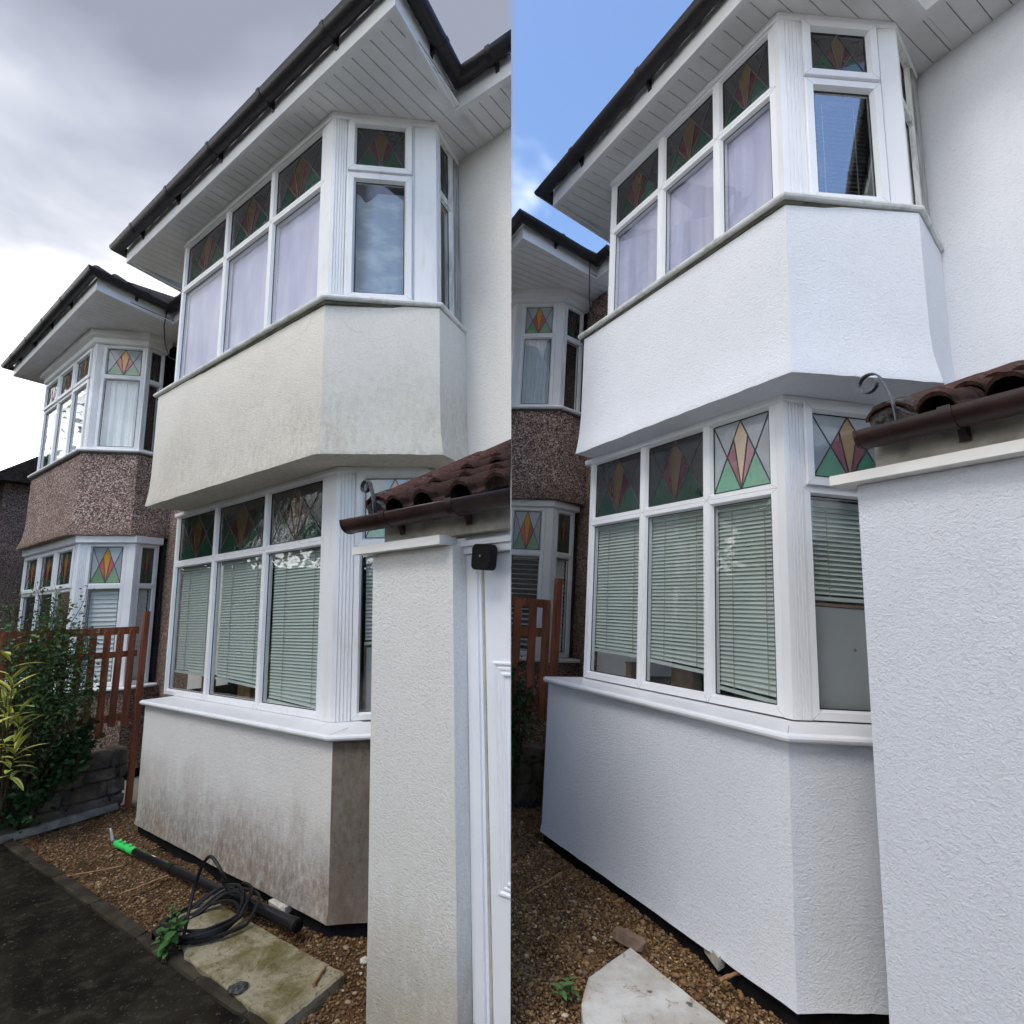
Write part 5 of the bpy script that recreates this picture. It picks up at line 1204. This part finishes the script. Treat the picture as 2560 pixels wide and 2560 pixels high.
# path and its edging
mb = MB(); nP = Vector((ED.y, -ED.x)); pp = [e_a + nP * .06, e_b + nP * .06, Vector((-0.2, .6)), Vector((-6.5, .6)), Vector((-6.5, 5.6))]
mb.prism([tuple(p) for p in pp], -.08, -.012); single('path', mb, 'path_concrete', None, None, (-2.5, 3, 0), None, False, 'structure')
mb = MB(); sE = Seg(e_a, e_b); core = MB(); sE.box(core, 0, sE.len, 0.004, .056, -.08, -.004); kb = single('kerb', core, 'kerb_stone', None, None, (-2.5, 3.9, 0), None, False, 'structure'); u = 0
while u < sE.len:
    l = random.uniform(.42, .72); mb = MB(); rough_stone(mb, sE, u + .004, min(u + l, sE.len) - .004, -.012, .070, -.06, .012, .006); part('kerb_stone', mb, 'kerb_stone', kb); u += l
WB0, WB1 = Vector((-4.037, 5.881)), Vector((-4.418, 5.218)); WD = (WB1 - WB0).normalized()
stone_wall(tuple(WB0 + WD * 2.6), tuple(WB0), 'low rubble stone wall under the fence at the left edge', 0.50, (*((WB0 + WB1) / 2), 0))
sW = Seg(WB0 + WD * 2.6, WB0 + WD * .02); mb = MB(); rough_stone(mb, sW, 0.0, sW.len - .05, .03, .095, -.02, .045, .006); single('edging_strip', mb, 'edging_grey', 'long grey edging strip lying along the foot of the rubble wall', 'edging', (*WB1, 0))
picket_fence((-3.972, 5.876), -IL, 'red brown picket fence beside the leafy shrub, left of the stained bay', 0.112, 0.058, 11, ((1.69, 1.765), (1.46, 1.52), (0.83, 0.90)), 1.74, 0.74, 0.05, 1.92, (-3.972, 5.876, 0), 0.10)
slab('paving_slab', 'mossy broken paving slab under the black hose', SLAB_L, -0.06, 0.030, 'slab_mossy', (-1.5, 3.25, 0.015))
bush('leafy_shrub', 'dark green small leaved shrub overgrowing the left picket fence', (-4.50, 5.10, 0.1), [((-4.36, 5.24, 1.52), (.30, .22, .36)), ((-4.58, 5.02, 1.32), (.30, .22, .42)), ((-4.22, 5.32, 1.28), (.22, .18, .32)), ((-4.66, 5.05, 1.62), (.26, .2, .3)), ((-4.34, 5.22, 1.70), (.24, .2, .26))], 7600, 0.044, 'leaf_dark', 84, wisps=30)
bush('ivy', 'dark ivy trailing over the rubble wall below the left fence', (-4.45, 5.22, 0.05), [((-4.36, 5.26, .62), (.22, .18, .30)), ((-4.62, 4.95, .60), (.28, .2, .38)), ((-4.22, 5.52, .70), (.15, .15, .25)), ((-4.52, 5.02, .34), (.22, .10, .22))], 2600, 0.060, 'leaf_ivy', 34, 'ivy', 0, .1, .8)
lm = [blade_mesh('leaf', .20, .024, 'leaf_yellow', c) for c in (.15, .30, .5)]
leafy('variegated_plant', 'yellow green variegated plant with long pointed leaves at the left edge', (-4.34, 4.80, 0.02), [((-4.22, 4.78, 1.10), 18, (25, 95), .30), ((-4.26, 4.72, 1.38), 15, (20, 90), .3), ((-4.18, 4.74, .80), 15, (35, 110), .3), ((-4.46, 4.72, 1.08), 13, (30, 95), .3), ((-4.34, 4.76, 1.62), 10, (15, 80), .3)], lm, 'plant')
wl = [blade_mesh('leaf', l_, l_ * .30, 'leaf_weed', c, 6, True) for l_, c in ((.075, .1), (.055, .3), (.04, .2))]
leafy('weed', 'small bright green weed growing beside the mossy slab', (-1.985, 3.330, 0), [((-1.97, 3.36, .25), 16, (40, 95), .8), ((-1.92, 3.32, .17), 12, (45, 100), .85), ((-2.02, 3.33, .14), 10, (50, 100), .85), ((-1.95, 3.40, .20), 11, (45, 100), .8)], wl, 'weed', stem_r=.003)
# water-fed pole lying across the gravel and slab
def pole():
    A, B = Vector((-3.42, 4.906, .020)), Vector((-1.31, 3.48, .072)); D = (B - A).normalized(); th = thing('telescopic_pole', 'black telescopic cleaning pole with bright green head on the gravel', 'pole', tuple(A.lerp(B, .5) - Vector((0, 0, .05)))); L_ = (B - A).length
    P = lambda f: A + D * f; X = D.cross(Vector((0, 0, 1))).normalized(); U = X.cross(D)
    for a, b, r, m, nm in ((.40, 1.02, .024, 'pole_black', 'tube'), (1.02, 1.75, .028, 'pole_black', 'tube'), (1.75, L_, .033, 'pole_black', 'tube')):
        mb = MB(); mb.tube([P(a), P(b)], r, 16); part(nm, mb, m, th, True)
    for f, r in ((1.02, .032), (1.75, .037), (L_ - .03, .0365)):
        mb = MB(); mb.tube([P(f - .03), P(f + .03)], r, 16); part('collar', mb, 'rubber_black', th, True)
    mb = MB(); mb.tube([P(.07), P(.12), P(.16), P(.30), P(.34), P(.42)], .03, 14, rs=[.022, .030, .025, .025, .031, .028]); hd = part('head', mb, 'plastic_green', th, True)
    for f in (.14, .22, .33):
        mb = MB(); mb.tube([P(f) + U * .02, P(f + .03) + U * .042 + X * .01], .011, 8); part('clamp', mb, 'plastic_green', hd, True)
    mb = MB(); mb.tube([P(.10) - U * .01 - X * .02, P(.20) - U * .016 - X * .022, P(.32) - U * .012 - X * .018], .014, 8); part('grip', mb, 'rubber_black', hd, True)
    mb = MB(); mb.tube([P(.08), P(.0), P(-.03) + U * .05, P(-.06) + U * .09], .010, 8, rs=[.018, .014, .012, .008]); part('nozzle', mb, 'chrome', hd, True)
    for f0, f1, m in ((.52, .535, 'plastic_green'), (.56, .575, 'plastic_green'), (.60, .612, 'plastic_green'), (.64, .65, 'plastic_green'), (.70, .76, 'label_white'), (.90, .915, 'plastic_green'), (.93, .94, 'plastic_green'), (.955, .965, 'plastic_green')):
        mb = MB(); V = []; n = 6; r = .0247
        for f in (f0, f1):
            for k in range(n + 1): a = rad(20 + 70 * k / n); V.append(P(f) + (X * -math.cos(a) + U * math.sin(a)) * r)
        mb.add(V, [(k, k + 1, n + 2 + k, n + 1 + k) for k in range(n)]); part('marking', mb, m, th)
    mb = MB(); mb.tube([P(L_), P(L_ + .012)], .030, 16); part('end_cap', mb, 'plastic_black', th)
pole()
def hose():
    c = Vector((-1.90, 3.60, 0)); A, B = Vector((-3.42, 4.906)), Vector((-1.31, 3.48)); D = (B - A).normalized(); nD = Vector((-D.y, D.x))
    path = []; loops = 7.0; N_ = 420
    for i in range(N_):
        k = i / N_ * loops; a = k * 2 * math.pi + 1.2; r = .205 + .036 * math.sin(k * 2.3) + .015 * math.sin(a * 2 + k)
        off = Vector((.035 * math.sin(k * 1.7), .030 * math.cos(k * 2.1))); p = c.xy + off + Vector((r * math.cos(a), r * math.sin(a)))
        dist = (p - A).dot(nD); top = .038 if (p - Vector((-1.45, 3.2))).length < .75 and p.y < 3.75 else -.012
        z = top + .012 + .012 * (k % 4) + .006 * math.sin(a * 2.5 + k)
        z = max(z, .0 + .122 * math.exp(-(dist / .15) ** 2) + .008 * (k % 3))
        path.append((p.x, p.y, z))
    # one turn springs up in a loose arch and drops back across the coil
    P0, P3 = Vector(path[-1]), Vector((-1.93, 3.40, .055)); Dd = Vector((DL.x, DL.y, 0)); t0 = (P0 - Vector(path[-6])).normalized()
    Q = [P0, P0 + t0 * .12 + Vector((0, 0, .06)), c + Dd * .20 + Vector((.0, -.02, .34)), c + Dd * .05 + Vector((0, -.06, .44)), c - Dd * .06 + Vector((0, -.10, .28)), P3 + Vector((0, .03, .05)), P3]
    for i in range(len(Q) - 1):
        a0, a1, a2, a3 = Q[max(0, i - 1)], Q[i], Q[i + 1], Q[min(len(Q) - 1, i + 2)]
        for j in range(1, 11):
            f = j / 10; path.append(tuple(.5 * ((2 * a1) + (a2 - a0) * f + (2 * a0 - 5 * a1 + 4 * a2 - a3) * f * f + (3 * a1 - a0 - 3 * a2 + a3) * f ** 3)))
    mb = MB(); mb.tube(path, .0095, 8); single('hose', mb, 'rubber_black', 'coiled thin black hose lying over the pole and mossy slab', 'hose', (-1.80, 3.70, .08), None, True)
hose()
stick('short brown stick lying on the corner of the mossy slab', (-1.05, 3.02, .041), (-1.035, 3.15, .039), .009)
stick('thin dry twig on the gravel left of the green pole head', (-3.30, 4.30, .02), (-2.98, 4.42, .03), .005)
stick('thin twig touching the middle of the black pole', (-2.72, 4.02, .02), (-2.52, 4.22, .04), .006)
mb = MB(); sT = Seg((-1.62, 3.83), (-1.36, 3.66)); rough_stone(mb, sT, 0, .17, -.05, .02, 0.0, .055, .01); single('broken_tile', mb, 'debris_pale', 'pale broken tile in the gap under the stained bay', 'rubble', (-1.5, 3.75, 0), 'loose bits on the gravel')
clod_stone('dark clod of moss on the mossy slab', (-1.42, 3.02, .026), (.06, .045, .022), 'mortar', 'moss_clod')
for i, (x, y) in enumerate(((-0.74, 3.05), (-0.86, 3.25), (-0.66, 2.86))):
    clod_stone(('small reddish stone near the foot of the weathered porch', 'pale pebble between the slab and the stained bay', 'brown pebble at the foot of the weathered porch')[i], (x, y, .0), (.028, .022, .02), ('brick_brown', 'debris_pale', 'stick_wood')[i])

# the stained house ends on the plot line: trim what would cross into the neighbouring plot
def trim_left():
    n_w, p_w = Vector((1, 0, 0)), Vector((-0.006, 0, 0))
    for root in LEFT_THINGS:
        if root.type == 'EMPTY' and not (root.name.startswith('bay_house') or root.name.startswith('porch')): continue
        bpy.context.view_layer.update()
        for o in list(root.children_recursive):
            if o.type != 'MESH': continue
            M = o.matrix_world; xs = [(M @ v.co).x for v in o.data.vertices]
            if not xs or max(xs) <= p_w.x: continue
            if min(xs) >= p_w.x: bpy.data.objects.remove(o); continue
            if o.data.users > 1: o.data = o.data.copy()
            Mi = M.inverted(); bm = bmesh.new(); bm.from_mesh(o.data)
            r = bmesh.ops.bisect_plane(bm, geom=bm.verts[:] + bm.edges[:] + bm.faces[:], plane_co=Mi @ p_w, plane_no=(Mi.to_3x3() @ n_w).normalized(), clear_outer=True, dist=1e-5)
            ed = [g for g in r['geom_cut'] if isinstance(g, bmesh.types.BMEdge)]
            if ed:
                try:
                    r2 = bmesh.ops.holes_fill(bm, edges=ed, sides=0)
                    if o.name.split('.')[0] == 'wall':
                        o.data.materials.append(MATS['end_bounce_white'])
                        for f in r2['faces']: f.material_index = len(o.data.materials) - 1
                except Exception: pass
            bm.to_mesh(o.data); bm.free()
trim_left()

# ---------------- right plot
CUR.update(M=PLOT_R, side='R')
hR = right_house(); nR = right_neighbour()
pR, sR = build_porch((1.404, 2.133), DR, 1.38, 'clean white porch wall with brown gutter and tiled roof at the right edge', 'render_clean_porch', 2.172, 2.350, 1.6, 1.6, False, (0.20, 0.20, 0.045, 0.046), -0.075, 1.6, 0.075, 5, 0.165, 2.97)
GR = [(-0.02, 2.05), (-0.02, 5.12), (0.46, 5.16), (0.62, 4.35), (0.42, 4.25), (1.34, 2.55), (1.80, 2.50), (1.5, 1.95)]
bed('gravel_bed', GR, 'soil', (0.6, 3.4, 0))
SLAB_R = [(0.693, 2.905), (0.461, 2.669), (0.405, 2.500), (0.39, 2.22), (0.80, 2.08), (1.045, 2.30)]
gravel(GR, 24000, 'brown pea gravel below the cleaned white bay', (0.6, 3.4, 0), [SLAB_R], (0.0032, 0.0088), 1.6)
slab('paving_slab', 'pale blotchy broken slab on the gravel below the cleaned bay', SLAB_R, -0.05, 0.060, 'slab_pale', (0.66, 2.5, 0.012))
stone_wall((-0.02, 4.84), (0.44, 5.085), 'dark rubble stones under the right fence', 0.46, (0.2, 4.96, 0))
picket_fence((0.452, 5.062), -IR, 'red brown picket fence with open slatted blind behind it, left of the cleaned house', 0.150, 0.075, 3, ((1.66, 1.735), (1.40, 1.48), (0.80, 0.88)), 1.72, 0.72, 0.062, 1.94, (0.452, 5.062, 0), 0.085)
bush('ivy', 'green ivy clump at the foot of the right fence', (0.16, 4.90, 0.1), [((0.10, 4.80, .95), (.12, .1, .16)), ((0.26, 4.88, .80), (.14, .1, .16)), ((0.06, 4.78, .55), (.10, .08, .2))], 700, 0.045, 'leaf_ivy', 16, 'ivy', 2, .1, .8)
stick('dry stalk lying on the gravel at the right gravel bed', (0.215, 3.40, .03), (0.455, 3.68, .035), .006)
stick('short pale stick poking from under the cleaned bay', (1.055, 2.745, .03), (1.19, 2.80, .045), .009)
mb = MB(); sT = Seg((0.66, 3.09), (0.81, 2.96)); rough_stone(mb, sT, 0, .16, -.03, .03, .0, .045, .006); single('broken_brick', mb, 'brick_brown', 'narrow brown brick fragment behind the pale slab', 'rubble', (0.73, 3.02, 0), 'loose bits on the gravel')
mb = MB(); a = [Vector((1.065, 3.06, .02)), Vector((1.15, 2.885, .02)), Vector((1.085, 2.83, .02))]; V = a + [p + Vector((.0, .0, .055)) for p in a]; mb.add(V, [(2, 1, 0), (3, 4, 5), (0, 1, 4, 3), (1, 2, 5, 4), (2, 0, 3, 5)]); single('tile_wedge', mb, 'debris_pale', 'pale wedge of broken tile beside the foot of the cleaned bay', 'rubble', (1.1, 2.92, .02), 'loose bits on the gravel')
clod_stone('white scrap at the foot of the right fence', (0.07, 4.76, .0), (.07, .04, .03), 'rag_white', 'white_scrap')
leafy('weed', 'small dark weed at the left corner of the pale slab', (0.375, 2.62, 0), [((0.37, 2.63, .06), 8, (50, 100), .7), ((0.34, 2.60, .05), 6, (50, 100), .7)], [blade_mesh('leaf', .05, .014, 'leaf_dark', .2, 5, True)], 'weed', stem_r=.002)

# ---------------- across the street, behind the viewer: what the panes mirror
CUR.update(M=Matrix.Identity(4), side='W')
def street_tree(x, y, h, r, label, n):
    th = thing('street_tree', label, 'tree', (x, y, -.4), 'trees across the street'); mb = MB(); b = Vector((x, y, -.5)); pts = []; dirs = []
    mb.tube([b, b + Vector((.05, .03, h * .25)), b + Vector((.0, .1, h * .5)), b + Vector((.1, 0, h * .8))], .2, 9, rs=[.24, .18, .13, .05])
    for i in range(26):
        z0 = h * random.uniform(.16, .7); s0 = b + Vector((.03, .05, z0)); az = random.uniform(0, 6.28); e = b + Vector((math.cos(az) * r * random.uniform(.4, 1), math.sin(az) * r * random.uniform(.4, 1), min(h, z0 + h * random.uniform(.08, .36))))
        m1 = s0.lerp(e, .5) + Vector((0, 0, .25)); path = [s0 * (1 - f) ** 2 + m1 * 2 * f * (1 - f) + e * f * f for f in [k / 5 for k in range(6)]]; mb.tube(path, .05, 6, rs=[.07, .06, .05, .035, .022, .01])
        for _ in range(n // 26):
            f = random.uniform(.3, 1.05); q = s0.lerp(e, f); w = .34; pts.append(tuple(q + Vector((random.gauss(0, w), random.gauss(0, w), random.gauss(.05, w))))); dirs.append((random.gauss(0, 1), random.gauss(0, 1), random.gauss(-.1, .7)))
    part('trunk', mb, 'stem_brown', th); leaf_cloud('crown', np.array(pts), np.array(dirs), .26, th, 'leaf_dark', .62)
for x, y, h, r, lab in ((-13, -5.5, 6.5, 2.6, 'broad tree across the street mirrored in the left downstairs panes'), (-8.5, -9.5, 7.2, 2.8, 'tall leafy tree across the street behind the viewer on the left'), (-3.0, -11.5, 6.2, 2.4, 'round leafy tree straight across the street'),
                        (-13.5, 7.2, 7.6, 2.6, 'leafy tree far along the street on the left'), (-14.2, 11.0, 6.5, 2.0, 'leafy tree added out of view past the far house to dim pane reflections'), (3.5, -13.0, 5.2, 2.2, 'smaller leafy tree across the street on the right'), (-11.0, 3.2, 7.0, 2.4, 'low leafy tree along the street mirrored beside the shrub')):  # the one past the far house is added to darken reflections
    street_tree(x, y, h, r, lab, 6000)
def sky_screen_hedge():  # out of view, added so the panes mirror less bright sky
    th = thing('sky_screen_hedge', 'unseen long hedge added to keep bright low sky out of the panes', 'hedge', (0, -10, -.5)); pts = []; P = [(-13.4, 11.8), (-12.6, 9.2), (-13.5, 4.0), (-14.5, -4), (-10, -8.5), (-3, -10.2), (5, -11), (12, -9)]
    pts = []
    for (x0, y0), (x1, y1) in zip(P[:-1], P[1:]):
        k = int(math.hypot(x1 - x0, y1 - y0) * 150); f = rng.random(k); pts.append(np.stack([x0 + (x1 - x0) * f + rng.normal(0, .2, k), y0 + (y1 - y0) * f + rng.normal(0, .2, k), -.5 + 3.3 * rng.random(k) ** .8], 1))
        s_ = Seg((x0, y0), (x1, y1)); mb = MB(); s_.box(mb, 0, s_.len, -.12, .12, -.6, 2.45); part('hedge_core', mb, 'leaf_ivy', th)
    pts = np.concatenate(pts); leaf_cloud('foliage', pts, rng.normal(0, 1, pts.shape), .16, th, 'leaf_dark', .6)
sky_screen_hedge()
def street_house():
    h = thing('street_house', 'gabled cream house across the street mirrored in the right downstairs pane', 'house', (-7, -15, -.5)); s_ = Seg((-2.5, -15.5), (-10.0, -13.0))
    mb = MB(); s_.box(mb, 0, s_.len, -5, 0, -.6, 4.6); part('wall', mb, 'render_plot_main', h)
    mb = MB(); V = [s_.p(-.3, .3, 4.5), s_.p(s_.len + .3, .3, 4.5), s_.p(s_.len / 2, .3, 7.4), s_.p(-.3, -5.3, 4.5), s_.p(s_.len + .3, -5.3, 4.5), s_.p(s_.len / 2, -5.3, 7.4)]
    mb.add(V, [(0, 1, 2), (3, 5, 4), (0, 2, 5, 3), (1, 4, 5, 2), (0, 3, 4, 1)]); part('roof', mb, 'clay_tile', h)
    for u in (1.2, 4.6):
        for z in (.8, 3.0):
            mb = MB(); s_.ring(mb, u, u + 1.8, z, z + 1.3, .07, .03, back=.028); w = part('window', mb, 'upvc', h); pane(s_, w, (u + .08, u + 1.72, z + .08, z + 1.22), .004)
    mb = MB(); s_.box(mb, 3.35, 4.25, .002, .06, -.55, 1.7); part('door', mb, 'fence_wood', h)
street_house()
